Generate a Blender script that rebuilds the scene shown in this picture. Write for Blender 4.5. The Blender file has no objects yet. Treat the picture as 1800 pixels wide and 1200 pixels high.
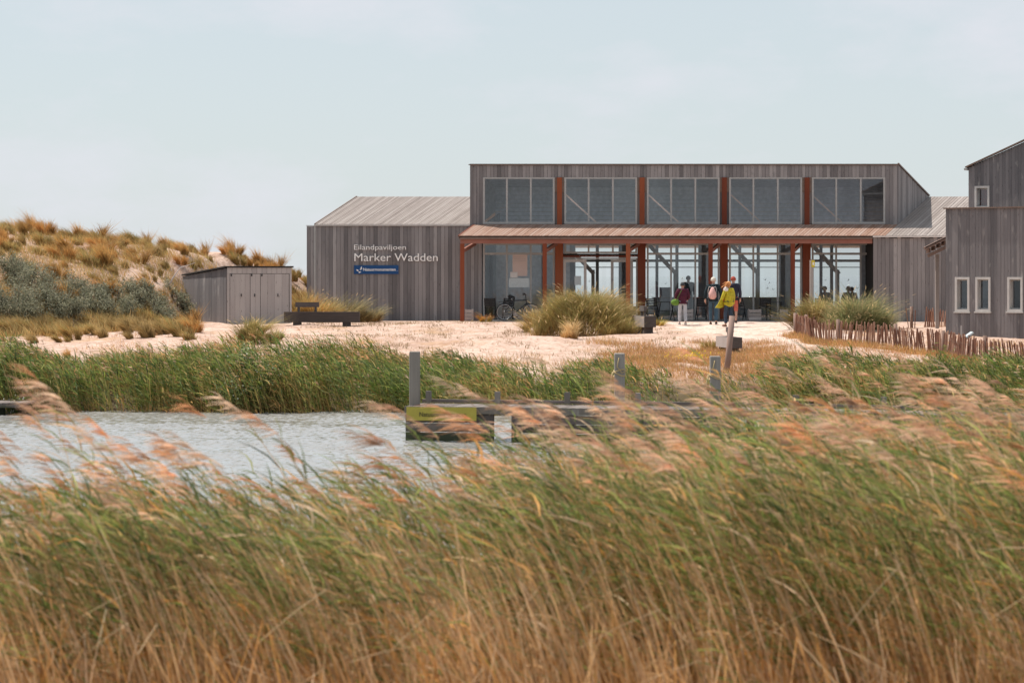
import bpy, bmesh, math, random
import numpy as np
from mathutils import Vector, Matrix

# ------------------------------------------------------------------ scene, camera, sky, sun
scene = bpy.context.scene
F, HY = 4700.0, 485.0            # focal length and horizon row, in pixels of the 1800 x 1200 photograph
cam_data = bpy.data.cameras.new('camera')
cam = bpy.data.objects.new('camera', cam_data)
scene.collection.objects.link(cam)
scene.camera = cam
cam.location = (0, 0, 0)
cam.rotation_euler = (math.radians(90), 0, 0)
cam_data.sensor_width = 36.0
cam_data.lens = F / 1800.0 * 36.0
cam_data.shift_y = -(600.0 - HY) / 1800.0
cam_data.clip_start = 0.5
cam_data.clip_end = 20000.0
cam_data.dof.use_dof = True
cam_data.dof.focus_distance = 84.0
cam_data.dof.aperture_fstop = 2.5

SUN_EL = math.radians(62)
SUN_DIR = Vector((-0.88, 0.475, 0)).normalized()          # horizontal direction towards the sun (back left)
sun_data = bpy.data.lights.new('sun', 'SUN')
sun_data.energy = 4.4
sun_data.angle = math.radians(0.53)
sun_data.color = (1.0, 0.93, 0.84)
sun = bpy.data.objects.new('sun', sun_data)
scene.collection.objects.link(sun)
to_sun = Vector((SUN_DIR.x * math.cos(SUN_EL), SUN_DIR.y * math.cos(SUN_EL), math.sin(SUN_EL)))
sun.rotation_euler = to_sun.to_track_quat('Z', 'Y').to_euler()

world = bpy.data.worlds.new('World')
scene.world = world
world.use_nodes = True
wt = world.node_tree
wt.nodes.clear()
w_out = wt.nodes.new('ShaderNodeOutputWorld')
w_bg = wt.nodes.new('ShaderNodeBackground')
w_sky = wt.nodes.new('ShaderNodeTexSky')
w_sky.sky_type = 'NISHITA'
w_sky.sun_disc = False
w_sky.sun_elevation = SUN_EL
w_sky.sun_rotation = math.atan2(SUN_DIR.x, SUN_DIR.y)
w_sky.air_density = 1.0
w_sky.dust_density = 0.6
w_sky.ozone_density = 1.3
# a thin even veil of high cloud over the whole sky, a little thicker in wisps
w_co = wt.nodes.new('ShaderNodeTexCoord')
w_map = wt.nodes.new('ShaderNodeMapping')
w_map.inputs['Scale'].default_value = (1.0, 1.0, 2.4)
w_n = wt.nodes.new('ShaderNodeTexNoise')
w_n.inputs['Scale'].default_value = 7.0
w_n.inputs['Detail'].default_value = 9.0
w_n.inputs['Roughness'].default_value = 0.62
w_ramp = wt.nodes.new('ShaderNodeMapRange')
w_ramp.inputs['From Min'].default_value = 0.49
w_ramp.inputs['From Max'].default_value = 0.72
w_ramp.inputs['To Min'].default_value = 0.0
w_ramp.inputs['To Max'].default_value = 0.9
w_mix = wt.nodes.new('ShaderNodeMix')
w_mix.data_type = 'RGBA'
w_mix.inputs[0].default_value = 0.80
w_mix.inputs[7].default_value = (5.35, 5.88, 6.2, 1)
w_wisp = wt.nodes.new('ShaderNodeMix')
w_wisp.data_type = 'RGBA'
w_wisp.inputs[7].default_value = (6.15, 6.25, 6.75, 1)
wt.links.new(w_co.outputs['Generated'], w_map.inputs['Vector'])
wt.links.new(w_map.outputs[0], w_n.inputs['Vector'])
wt.links.new(w_n.outputs['Fac'], w_ramp.inputs['Value'])
wt.links.new(w_ramp.outputs[0], w_wisp.inputs[0])
wt.links.new(w_mix.outputs[2], w_wisp.inputs[6])
wt.links.new(w_sky.outputs[0], w_mix.inputs[6])
wt.links.new(w_wisp.outputs[2], w_bg.inputs['Color'])
w_bg.inputs['Strength'].default_value = 0.094
wt.links.new(w_bg.outputs[0], w_out.inputs['Surface'])

vs = scene.view_settings
vs.view_transform = 'Standard'
vs.look = 'None'
vs.exposure = 0.42
vs.gamma = 1.0
scene.cycles.max_bounces = 10
scene.cycles.transparent_max_bounces = 16
scene.cycles.caustics_reflective = False
scene.cycles.caustics_refractive = False

R = math.radians
rnd = random.Random(7)
RNG = np.random.default_rng(11)


def wx(px, Y):
    return (px - 900.0) * Y / F


def wz(py, Y):
    return (HY - py) * Y / F


def at(px, py, Y):
    return Vector((wx(px, Y), Y, wz(py, Y)))


# ------------------------------------------------------------------ materials
def new_mat(name):
    m = bpy.data.materials.new(name)
    m.use_nodes = True
    nt = m.node_tree
    b = nt.nodes['Principled BSDF']
    return m, nt, b


def noise_node(nt, scale, detail=4, rough=0.55, vec=None, dist=0.0):
    n = nt.nodes.new('ShaderNodeTexNoise')
    n.inputs['Scale'].default_value = scale
    n.inputs['Detail'].default_value = detail
    n.inputs['Roughness'].default_value = rough
    n.inputs['Distortion'].default_value = dist
    if vec is not None:
        nt.links.new(vec, n.inputs['Vector'])
    return n


def ramp_node(nt, fac, stops):
    r = nt.nodes.new('ShaderNodeValToRGB')
    el = r.color_ramp.elements
    while len(el) > 1:
        el.remove(el[-1])
    for i, (p, c) in enumerate(stops):
        e = el[0] if i == 0 else el.new(p)
        e.position = p
        e.color = (c[0], c[1], c[2], 1)
    nt.links.new(fac, r.inputs['Fac'])
    return r


def mixc(nt, fac, a, b, blend='MIX'):
    m = nt.nodes.new('ShaderNodeMix')
    m.data_type = 'RGBA'
    m.blend_type = blend
    for sock, v in ((m.inputs[0], fac), (m.inputs[6], a), (m.inputs[7], b)):
        if isinstance(v, (int, float)):
            sock.default_value = v
        elif isinstance(v, tuple):
            sock.default_value = (v[0], v[1], v[2], 1)
        else:
            nt.links.new(v, sock)
    return m.outputs[2]


def mathn(nt, op, a, b=None, c=None):
    m = nt.nodes.new('ShaderNodeMath')
    m.operation = op
    for i, v in enumerate((a, b, c)):
        if v is None:
            continue
        if isinstance(v, (int, float)):
            m.inputs[i].default_value = v
        else:
            nt.links.new(v, m.inputs[i])
    return m.outputs[0]


def bump(nt, b, height, strength=0.4, dist=0.02):
    bp = nt.nodes.new('ShaderNodeBump')
    bp.inputs['Strength'].default_value = strength
    bp.inputs['Distance'].default_value = dist
    nt.links.new(height, bp.inputs['Height'])
    nt.links.new(bp.outputs[0], b.inputs['Normal'])


def position(nt, scale=(1, 1, 1), per_object=False):
    g = nt.nodes.new('ShaderNodeNewGeometry')
    mp = nt.nodes.new('ShaderNodeMapping')
    mp.inputs['Scale'].default_value = scale
    nt.links.new(g.outputs['Position'], mp.inputs['Vector'])
    if per_object:
        oi = nt.nodes.new('ShaderNodeObjectInfo')
        cb = nt.nodes.new('ShaderNodeCombineXYZ')
        off = mathn(nt, 'MULTIPLY', oi.outputs['Random'], 61.0)
        for i in range(3):
            nt.links.new(off, cb.inputs[i])
        nt.links.new(cb.outputs[0], mp.inputs['Location'])
    return mp.outputs[0]


def wood_mat(name, stops, grain_axis='z', rough=0.85, knots=0.6, streak=None, vary=0.9, algae=False):
    """Weathered boards: a tone of its own for every board, grain along the board, knots."""
    m, nt, b = new_mat(name)
    lo, hi = 1.2, 34.0
    sc = {'z': (hi, hi, lo), 'x': (lo, hi, hi), 'y': (hi, lo, hi)}[grain_axis]
    v = position(nt, sc, True)
    oi = nt.nodes.new('ShaderNodeObjectInfo')
    g = noise_node(nt, 1.0, 5, 0.6, v)
    big = noise_node(nt, 0.9, 3, 0.5, position(nt, (1, 1, 0.45), True))
    f = mathn(nt, 'MULTIPLY_ADD', oi.outputs['Random'], vary * 0.62, mathn(nt, 'MULTIPLY', g.outputs['Fac'], 0.38))
    f = mathn(nt, 'ADD', f, mathn(nt, 'MULTIPLY', mathn(nt, 'SUBTRACT', big.outputs['Fac'], 0.5), 0.55))
    r = ramp_node(nt, f, stops)
    col = r.outputs['Color']
    if knots:
        vo = nt.nodes.new('ShaderNodeTexVoronoi')
        vo.inputs['Scale'].default_value = 1.0
        ks = {'z': (9, 9, 2.2), 'x': (2.2, 9, 9), 'y': (9, 2.2, 9)}[grain_axis]
        nt.links.new(position(nt, ks, True), vo.inputs['Vector'])
        k = nt.nodes.new('ShaderNodeMapRange')
        k.inputs['From Min'].default_value = 0.05
        k.inputs['From Max'].default_value = 0.13
        k.inputs['To Min'].default_value = knots
        k.inputs['To Max'].default_value = 0.0
        nt.links.new(vo.outputs['Distance'], k.inputs['Value'])
        col = mixc(nt, k.outputs[0], col, (0.045, 0.035, 0.03))
    if streak:
        s = noise_node(nt, 1.0, 3, 0.5, position(nt, (5, 5, 1.6), True))
        sm = nt.nodes.new('ShaderNodeMapRange')
        sm.inputs['From Min'].default_value = 0.62
        sm.inputs['From Max'].default_value = 0.78
        sm.inputs['To Max'].default_value = 0.55
        nt.links.new(s.outputs['Fac'], sm.inputs['Value'])
        col = mixc(nt, sm.outputs[0], col, streak)
    if algae:                                   # green slime band where timber stands in the water
        ge = nt.nodes.new('ShaderNodeNewGeometry')
        sp_ = nt.nodes.new('ShaderNodeSeparateXYZ')
        nt.links.new(ge.outputs['Position'], sp_.inputs[0])
        an = noise_node(nt, 3.0, 4, 0.6, position(nt, (1, 1, 0.5)))
        lv = mathn(nt, 'ADD', sp_.outputs['Z'], mathn(nt, 'MULTIPLY', an.outputs['Fac'], -0.5))
        am = nt.nodes.new('ShaderNodeMapRange')
        am.inputs['From Min'].default_value = -3.72
        am.inputs['From Max'].default_value = -3.55
        am.inputs['To Min'].default_value = 0.85
        am.inputs['To Max'].default_value = 0.0
        nt.links.new(lv, am.inputs['Value'])
        col = mixc(nt, am.outputs[0], col, (0.035, 0.045, 0.02))
    nt.links.new(col, b.inputs['Base Color'])
    b.inputs['Roughness'].default_value = rough
    b.inputs['Specular IOR Level'].default_value = 0.25
    bump(nt, b, g.outputs['Fac'], 0.35, 0.006)
    return m


def flat_mat(name, color, rough=0.6, metal=0.0, var=0.18, scale=6.0, bump_s=0.0, spec=0.4):
    m, nt, b = new_mat(name)
    n = noise_node(nt, scale, 5, 0.6, position(nt))
    dark = tuple(c * (1 - var) for c in color)
    light = tuple(min(1.0, c * (1 + var)) for c in color)
    r = ramp_node(nt, n.outputs['Fac'], [(0.3, dark), (0.7, light)])
    nt.links.new(r.outputs['Color'], b.inputs['Base Color'])
    b.inputs['Roughness'].default_value = rough
    b.inputs['Metallic'].default_value = metal
    b.inputs['Specular IOR Level'].default_value = spec
    if bump_s:
        bump(nt, b, n.outputs['Fac'], bump_s, 0.01)
    return m


def foliage_mat(name, translucency=0.4, rough=0.6, tint=(1, 1, 1)):
    m, nt, b = new_mat(name)
    a = nt.nodes.new('ShaderNodeAttribute')
    a.attribute_name = 'Col'
    n = noise_node(nt, 1.4, 3, 0.6, position(nt))
    mp = nt.nodes.new('ShaderNodeMapRange')
    mp.inputs['To Min'].default_value = 0.72
    mp.inputs['To Max'].default_value = 1.28
    mp.inputs['From Min'].default_value = 0.3
    mp.inputs['From Max'].default_value = 0.7
    nt.links.new(n.outputs['Fac'], mp.inputs['Value'])
    col = mixc(nt, 1.0, a.outputs['Color'], mp.outputs[0], 'MULTIPLY')
    if tint != (1, 1, 1):
        col = mixc(nt, 1.0, col, tint, 'MULTIPLY')
    nt.links.new(col, b.inputs['Base Color'])
    b.inputs['Roughness'].default_value = rough
    b.inputs['Specular IOR Level'].default_value = 0.22
    tr = nt.nodes.new('ShaderNodeBsdfTranslucent')
    nt.links.new(col, tr.inputs['Color'])
    mx = nt.nodes.new('ShaderNodeMixShader')
    mx.inputs[0].default_value = translucency
    nt.links.new(b.outputs[0], mx.inputs[1])
    nt.links.new(tr.outputs[0], mx.inputs[2])
    nt.links.new(mx.outputs[0], nt.nodes['Material Output'].inputs['Surface'])
    return m


def glass_mat(name, tint=(0.86, 0.89, 0.90), strength=1.0):
    m = bpy.data.materials.new(name)
    m.use_nodes = True
    nt = m.node_tree
    nt.nodes.clear()
    out = nt.nodes.new('ShaderNodeOutputMaterial')
    tr = nt.nodes.new('ShaderNodeBsdfTransparent')
    tr.inputs['Color'].default_value = (*tint, 1)
    gl = nt.nodes.new('ShaderNodeBsdfGlossy')
    gl.inputs['Roughness'].default_value = 0.015
    gl.inputs['Color'].default_value = (0.9, 0.94, 1.0, 1)
    n = noise_node(nt, 0.35, 2, 0.5, position(nt))
    bp = nt.nodes.new('ShaderNodeBump')
    bp.inputs['Strength'].default_value = 0.10
    bp.inputs['Distance'].default_value = 0.05
    nt.links.new(n.outputs['Fac'], bp.inputs['Height'])
    nt.links.new(bp.outputs[0], gl.inputs['Normal'])
    lw = nt.nodes.new('ShaderNodeFresnel')
    lw.inputs['IOR'].default_value = 1.55
    oi = nt.nodes.new('ShaderNodeObjectInfo')
    f = mathn(nt, 'MULTIPLY', lw.outputs[0], mathn(nt, 'MULTIPLY_ADD', oi.outputs['Random'], 1.1 * strength, 1.5 * strength))
    smear = noise_node(nt, 1.6, 4, 0.6, position(nt, (1, 1, 0.5), True))
    f = mathn(nt, 'ADD', f, mathn(nt, 'MULTIPLY', mathn(nt, 'MAXIMUM', mathn(nt, 'SUBTRACT', smear.outputs['Fac'], 0.5), 0.0), 0.12 * strength))
    mx = nt.nodes.new('ShaderNodeMixShader')
    nt.links.new(f, mx.inputs[0])
    nt.links.new(tr.outputs[0], mx.inputs[1])
    nt.links.new(gl.outputs[0], mx.inputs[2])
    nt.links.new(mx.outputs[0], out.inputs['Surface'])
    return m


M = {}
M['wall_wood'] = wood_mat('weathered_wall_boards', [(0.12, (0.14, 0.13, 0.132)), (0.42, (0.24, 0.222, 0.222)), (0.68, (0.335, 0.313, 0.31)), (0.9, (0.45, 0.42, 0.41))], streak=(0.12, 0.115, 0.12), vary=0.72)
M['annex_wood'] = wood_mat('weathered_annex_boards', [(0.1, (0.11, 0.104, 0.109)), (0.5, (0.185, 0.172, 0.176)), (0.9, (0.27, 0.252, 0.25))], streak=(0.42, 0.39, 0.37), vary=0.7)
M['roof_wood'] = wood_mat('weathered_roof_boards', [(0.1, (0.21, 0.175, 0.16)), (0.5, (0.30, 0.26, 0.24)), (0.9, (0.39, 0.35, 0.33))], 'y', knots=0.3, vary=0.75)
M['canopy_wood'] = wood_mat('canopy_roof_boards', [(0.08, (0.22, 0.12, 0.08)), (0.4, (0.32, 0.21, 0.165)), (0.85, (0.38, 0.30, 0.26))], 'y', knots=0.3, vary=0.6)
M['shed_wood'] = wood_mat('pale_shed_boards', [(0.1, (0.32, 0.29, 0.28)), (0.5, (0.42, 0.385, 0.37)), (0.9, (0.50, 0.46, 0.445))], vary=0.7)
M['red_wood'] = wood_mat('stained_red_timber', [(0.1, (0.12, 0.026, 0.012)), (0.5, (0.21, 0.050, 0.020)), (0.9, (0.32, 0.095, 0.038))], knots=0.3, rough=0.6)
M['beam_wood'] = wood_mat('faded_red_beam', [(0.1, (0.22, 0.085, 0.06)), (0.5, (0.34, 0.16, 0.125)), (0.9, (0.40, 0.22, 0.18))], 'x', knots=0.25)
M['pile_wood'] = wood_mat('grey_mooring_timber', [(0.1, (0.10, 0.088, 0.076)), (0.5, (0.20, 0.178, 0.156)), (0.9, (0.34, 0.31, 0.28))], knots=0.3, streak=(0.40, 0.38, 0.36), algae=True)
M['deck_wood'] = wood_mat('grey_deck_boards', [(0.1, (0.10, 0.085, 0.075)), (0.5, (0.18, 0.15, 0.135)), (0.9, (0.27, 0.24, 0.22))], 'y', knots=0.2)
M['sleeper_wood'] = wood_mat('dark_oak_sleeper', [(0.1, (0.045, 0.038, 0.036)), (0.5, (0.10, 0.085, 0.08)), (0.9, (0.20, 0.17, 0.155))], 'x', knots=0.2, algae=True)
M['sunlit_bench_wood'] = wood_mat('sunlit_bench_face', [(0.1, (0.25, 0.21, 0.195)), (0.5, (0.38, 0.33, 0.31)), (0.9, (0.48, 0.43, 0.40))], 'y', knots=0.2)
M['crate_wood'] = wood_mat('whitewashed_crate', [(0.1, (0.30, 0.26, 0.24)), (0.5, (0.42, 0.37, 0.35)), (0.9, (0.52, 0.47, 0.45))], 'x', knots=0.2)
M['pale_fence'] = wood_mat('chestnut_pales', [(0.1, (0.12, 0.052, 0.036)), (0.5, (0.25, 0.125, 0.085)), (0.9, (0.40, 0.24, 0.17))], knots=0.25, vary=1.2)
M['pole_wood'] = wood_mat('brown_pole', [(0.1, (0.13, 0.085, 0.07)), (0.5, (0.23, 0.15, 0.12)), (0.9, (0.32, 0.22, 0.185))], knots=0.3)
M['inner_wood'] = wood_mat('interior_timber', [(0.1, (0.36, 0.31, 0.27)), (0.5, (0.48, 0.42, 0.37)), (0.9, (0.58, 0.52, 0.46))], 'x', knots=0.2)
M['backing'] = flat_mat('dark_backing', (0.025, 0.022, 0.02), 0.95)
M['frame'] = flat_mat('grey_window_frame', (0.37, 0.365, 0.355), 0.55, var=0.08)
M['pale_frame'] = flat_mat('pale_grey_frame', (0.50, 0.48, 0.46), 0.55, var=0.08)
M['gutter'] = flat_mat('pale_metal_flashing', (0.62, 0.58, 0.55), 0.5, var=0.08)
M['cap'] = flat_mat('brown_metal_cap', (0.17, 0.115, 0.09), 0.5)
M['roof_felt'] = flat_mat('dark_roof_felt', (0.03, 0.027, 0.026), 0.9, bump_s=0.3)
M['glass'] = glass_mat('window_glass')
M['glass_clear'] = glass_mat('clear_glass', (0.93, 0.95, 0.95), 0.6)
M['lining'] = flat_mat('blue_grey_lining', (0.50, 0.53, 0.59), 0.8)
M['tie'] = flat_mat('pale_tie_timber', (0.85, 0.62, 0.52), 0.7)
M['wire'] = flat_mat('rusty_wire', (0.12, 0.08, 0.06), 0.7)
M['room_wall'] = flat_mat('pale_room_wall', (0.74, 0.77, 0.80), 0.8)
M['inner_wall'] = flat_mat('grey_interior_wall', (0.42, 0.44, 0.46), 0.8)
M['inner_floor'] = flat_mat('grey_screed_floor', (0.20, 0.19, 0.18), 0.5)
M['sign_white'] = flat_mat('white_lettering', (0.90, 0.88, 0.86), 0.5, var=0.03)
M['sign_blue'] = flat_mat('blue_sign_board', (0.0, 0.055, 0.19), 0.45, var=0.06)
M['sign_yellow'] = flat_mat('yellow_green_board', (0.36, 0.30, 0.045), 0.5, var=0.08)
M['sign_dark'] = flat_mat('dark_lettering', (0.06, 0.055, 0.02), 0.6, var=0.05)
M['black_metal'] = flat_mat('black_powder_coat', (0.018, 0.018, 0.02), 0.5)
M['rubber'] = flat_mat('black_rubber', (0.012, 0.012, 0.013), 0.8)
M['steel'] = flat_mat('bright_steel', (0.55, 0.55, 0.56), 0.3, 0.9, var=0.05)
M['bike_paint'] = flat_mat('dark_bike_paint', (0.05, 0.05, 0.055), 0.35, 0.5, var=0.05)
M['paper'] = flat_mat('pink_paper', (0.62, 0.50, 0.46), 0.7, var=0.05)
M['paper_white'] = flat_mat('white_paper', (0.68, 0.66, 0.64), 0.7, var=0.05)
M['rope'] = flat_mat('straw_rope', (0.45, 0.34, 0.18), 0.9, scale=60)
M['panel_face'] = flat_mat('pale_panel_face', (0.55, 0.62, 0.64), 0.35, var=0.1, scale=20)
M['yellow'] = flat_mat('yellow_plate', (0.72, 0.55, 0.03), 0.5, var=0.05)
M['grass_fol'] = foliage_mat('marram_blades', 0.45)
M['reed_fol'] = foliage_mat('reed_blades', 0.55)
M['leaf_fol'] = foliage_mat('shrub_leaves', 0.35)
M['bark'] = flat_mat('grey_bark', (0.12, 0.09, 0.07), 0.9, scale=20)


# ------------------------------------------------------------------ object helpers
COL = scene.collection
WM = {}


def link(o, parent=None):
    COL.objects.link(o)
    WM[o.name] = o.matrix_basis.copy()
    if parent is not None:
        o.parent = parent
        o.matrix_parent_inverse = WM[parent.name].inverted()
    return o


def tag(o, label=None, cat=None, group=None, kind=None):
    if label:
        o['label'] = label
    if cat:
        o['category'] = cat
    if group:
        o['group'] = group
    if kind:
        o['kind'] = kind
    return o


def thing(name, label, cat, loc=(0, 0, 0), group=None):
    o = bpy.data.objects.new(name, None)
    o.location = loc
    o.empty_display_size = 0.2
    link(o)
    return tag(o, label, cat, group)


def mesh_obj(name, verts, faces, mat, parent=None, smooth=False):
    me = bpy.data.meshes.new(name)
    me.from_pydata([tuple(v) for v in verts], [], faces)
    me.validate()
    me.update()
    bm = bmesh.new()
    bm.from_mesh(me)
    bmesh.ops.recalc_face_normals(bm, faces=bm.faces)
    bm.to_mesh(me)
    bm.free()
    if mat is not None:
        me.materials.append(mat)
    if smooth:
        for p in me.polygons:
            p.use_smooth = True
    return link(bpy.data.objects.new(name, me), parent)


BOXF = [(0, 1, 3, 2), (4, 6, 7, 5), (0, 4, 5, 1), (2, 3, 7, 6), (0, 2, 6, 4), (1, 5, 7, 3)]
UNIT = {}


def unit_box(mat):
    if mat.name not in UNIT:
        me = bpy.data.meshes.new('board_mesh')
        v = [(x, y, z) for x in (-.5, .5) for y in (-.5, .5) for z in (-.5, .5)]
        me.from_pydata(v, [], BOXF)
        me.materials.append(mat)
        UNIT[mat.name] = me
    return UNIT[mat.name]


def box(name, mat, c, size, parent=None, rot=(0, 0, 0)):
    """One box-shaped piece; alike pieces share one mesh."""
    o = bpy.data.objects.new(name, unit_box(mat))
    o.location = c
    o.rotation_euler = rot
    o.scale = size
    o.matrix_basis = Matrix.LocRotScale(Vector(c), o.rotation_euler.to_quaternion(), Vector(size))
    return link(o, parent)


def rect(name, mat, x0, x1, y0, y1, z0, z1, parent=None):
    return box(name, mat, ((x0 + x1) / 2, (y0 + y1) / 2, (z0 + z1) / 2), (abs(x1 - x0), abs(y1 - y0), abs(z1 - z0)), parent)


class MB:
    def __init__(self):
        self.v, self.f = [], []

    def add(self, verts, faces):
        n = len(self.v)
        self.v += [tuple(p) for p in verts]
        self.f += [tuple(i + n for i in f) for f in faces]
        return self

    def box(self, x0, x1, y0, y1, z0, z1):
        return self.add([(x, y, z) for x in (x0, x1) for y in (y0, y1) for z in (z0, z1)], BOXF)

    def bar(self, p0, p1, w, h, up=(0, 0, 1)):
        p0, p1 = Vector(p0), Vector(p1)
        d = (p1 - p0).normalized()
        s = d.cross(Vector(up))
        if s.length < 1e-4:
            s = d.cross(Vector((0, 1, 0)))
        s.normalize()
        u = s.cross(d).normalized()
        vv = []
        for p in (p0, p1):
            for a in (-.5, .5):
                for b in (-.5, .5):
                    vv.append(p + s * (a * w) + u * (b * h))
        return self.add(vv, BOXF)

    def tube(self, pts, radii, n=8, closed=False):
        pts = [Vector(p) for p in pts]
        if isinstance(radii, (int, float)):
            radii = [radii] * len(pts)
        rings = []
        m = len(pts)
        prev = None
        for i, p in enumerate(pts):
            a = pts[(i - 1) % m] if (closed or i > 0) else p
            b = pts[(i + 1) % m] if (closed or i < m - 1) else p
            d = (b - a).normalized()
            s = d.cross(Vector((0, 0, 1))) if prev is None else prev - d * prev.dot(d)
            if s.length < 1e-3:
                s = d.cross(Vector((0, 1, 0)))
            s.normalize()
            prev = s
            u = d.cross(s)
            rings.append([p + (s * math.cos(2 * math.pi * k / n) + u * math.sin(2 * math.pi * k / n)) * radii[i] for k in range(n)])
        vv = [q for r in rings for q in r]
        ff = []
        for i in range(m if closed else m - 1):
            j = (i + 1) % m
            for k in range(n):
                ff.append((i * n + k, i * n + (k + 1) % n, j * n + (k + 1) % n, j * n + k))
        if not closed:
            ff.append(tuple(range(n - 1, -1, -1)))
            ff.append(tuple((m - 1) * n + k for k in range(n)))
        return self.add(vv, ff)

    def prism(self, poly, off):
        off = Vector(off)
        n = len(poly)
        vv = [Vector(p) for p in poly] + [Vector(p) + off for p in poly]
        ff = [tuple(range(n)), tuple(range(2 * n - 1, n - 1, -1))]
        for i in range(n):
            j = (i + 1) % n
            ff.append((i, i + n, j + n, j))
        return self.add(vv, ff)

    def build(self, name, mat, parent=None, smooth=False):
        return mesh_obj(name, self.v, self.f, mat, parent, smooth)


def copy_tree(o, parent=None):
    c = o.copy()
    COL.objects.link(c)
    if parent is not None:
        c.parent = parent
    for ch in list(o.children):
        copy_tree(ch, c)
    return c


def plank_wall(parent, mat, origin, d, n, z0, z1, breaks, openings=(), bw=0.145, thick=0.022, gap=0.009, name='wall_plank'):
    """Vertical boards on a wall: d runs along it, n outwards. z1 may be a function of s. openings: (s0, s1, za, zb)."""
    origin, d, n = Vector(origin), Vector(d), Vector(n)
    ang = math.atan2(d.y, d.x)
    for a, b in zip(breaks[:-1], breaks[1:]):
        k = max(1, round((b - a) / bw))
        for i in range(k):
            s0, s1 = a + (b - a) * i / k, a + (b - a) * (i + 1) / k
            sm = (s0 + s1) / 2
            top = z1(sm) if callable(z1) else z1
            spans = [(z0, top)]
            for (o0, o1, za, zb) in openings:
                if o0 - 1e-4 < sm < o1 + 1e-4:
                    nxt = []
                    for (p, q) in spans:
                        if za > p:
                            nxt.append((p, min(q, za)))
                        if zb < q:
                            nxt.append((max(p, zb), q))
                    spans = [(p, q) for p, q in nxt if q - p > 0.02]
            for (p, q) in spans:
                c = origin + d * sm + n * (thick / 2 + rnd.uniform(0, 0.010))
                box(name, mat, (c.x, c.y, (p + q) / 2), (s1 - s0 - gap, thick, q - p), parent, (0, 0, ang))

# ------------------------------------------------------------------ ground, dune, water
WATER = -3.70


def vnoise(x, y, scale, seed=0):
    """Smooth value noise, numpy arrays in, -1..1 out."""
    x, y = np.asarray(x, float) * scale + seed * 17.3, np.asarray(y, float) * scale + seed * 7.7
    xi, yi = np.floor(x), np.floor(y)
    fx, fy = x - xi, y - yi
    fx, fy = fx * fx * (3 - 2 * fx), fy * fy * (3 - 2 * fy)

    def h(a, b):
        s = np.sin(a * 127.1 + b * 311.7 + seed * 3.1) * 43758.5453
        return (s - np.floor(s)) * 2 - 1
    return (h(xi, yi) * (1 - fx) + h(xi + 1, yi) * fx) * (1 - fy) + (h(xi, yi + 1) * (1 - fx) + h(xi + 1, yi + 1) * fx) * fy


def sstep(t):
    t = np.clip(t, 0, 1)
    return t * t * (3 - 2 * t)


def toe_y(X):
    return np.interp(X, [-20, -3, 0, 6, 10, 20], [71.6, 71.3, 69.8, 69.0, 66.8, 66.0]) + 0.35 * np.sin(np.asarray(X) * 1.1)


def ground_z(X, Y):
    X, Y = np.asarray(X, float), np.asarray(Y, float)
    t = Y - toe_y(X)
    z = np.interp(t, [-8, -1, 0, 1.5, 3.5, 8, 15, 28, 36, 75, 85], [-5.2, -4.1, -3.74, -3.15, -2.80, -2.42, -2.10, -1.83, -1.80, -1.9, -4.6])
    tD = np.interp(X, [-24, -20, -16, -13, -11.5, -8, -6], [82, 84, 88, 95, 102.5, 109, 113])
    span = np.interp(X, [-24, -16, -11, -6], [23, 18, 10, 8])
    H = np.interp(X, [-34, -20, -15, -12, -10.7, -9, -7.0, -5], [4.4, 3.55, 2.95, 2.55, 2.15, 1.45, 0.6, 0.0])
    up = sstep((Y - tD) / span) * (1 - 0.8 * sstep((Y - tD - span - 3) / 16))
    z = z + H * up
    land = sstep((t - 1.5) / 4) * (1 - 0.9 * sstep((Y - 101) / 3) * (X > -8))
    z = z + land * (0.10 * vnoise(X, Y, 0.22, 1) + 0.06 * vnoise(X, Y, 0.6, 2) + 0.022 * vnoise(X, Y, 1.9, 3)) + land * up * 0.16 * vnoise(X, Y, 0.45, 5)
    # low drift of sand in front of the big marram clump
    z = z + 0.20 * np.exp(-((X - 0.6) / 2.6) ** 2 - ((Y - 83.5) / 1.6) ** 2) + 0.14 * np.exp(-((X + 4.5) / 2.2) ** 2 - ((Y - 88.0) / 1.5) ** 2)
    z = z - 0.12 * np.exp(-((X - 4.5) / 3.0) ** 2 - ((Y - 79.0) / 2.0) ** 2)
    z = z + land * 0.05 * np.abs(vnoise(X, Y * 1.6, 0.9, 6))
    return z


def gz(x, y):
    return float(ground_z(np.array([x]), np.array([y]))[0])


def grid_mesh(name, xs, ys, zf, mat, kind='structure'):
    XX, YY = np.meshgrid(xs, ys)
    Z = zf(XX, YY)
    v = np.stack([XX, YY, Z], -1).reshape(-1, 3)
    nx, ny = len(xs), len(ys)
    i = (np.arange(ny - 1)[:, None] * nx + np.arange(nx - 1)[None, :]).reshape(-1)
    f = np.stack([i, i + 1, i + 1 + nx, i + nx], -1)
    me = bpy.data.meshes.new(name)
    me.vertices.add(len(v))
    me.vertices.foreach_set('co', v.ravel())
    me.loops.add(f.size)
    me.loops.foreach_set('vertex_index', f.ravel().astype(np.int32))
    me.polygons.add(len(f))
    me.polygons.foreach_set('loop_start', np.arange(0, f.size, 4, dtype=np.int32))
    me.polygons.foreach_set('loop_total', np.full(len(f), 4, dtype=np.int32))
    me.polygons.foreach_set('use_smooth', np.ones(len(f), dtype=bool))
    me.update(calc_edges=True)
    me.materials.append(mat)
    o = link(bpy.data.objects.new(name, me))
    if kind:
        o['kind'] = kind
    return o


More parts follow.
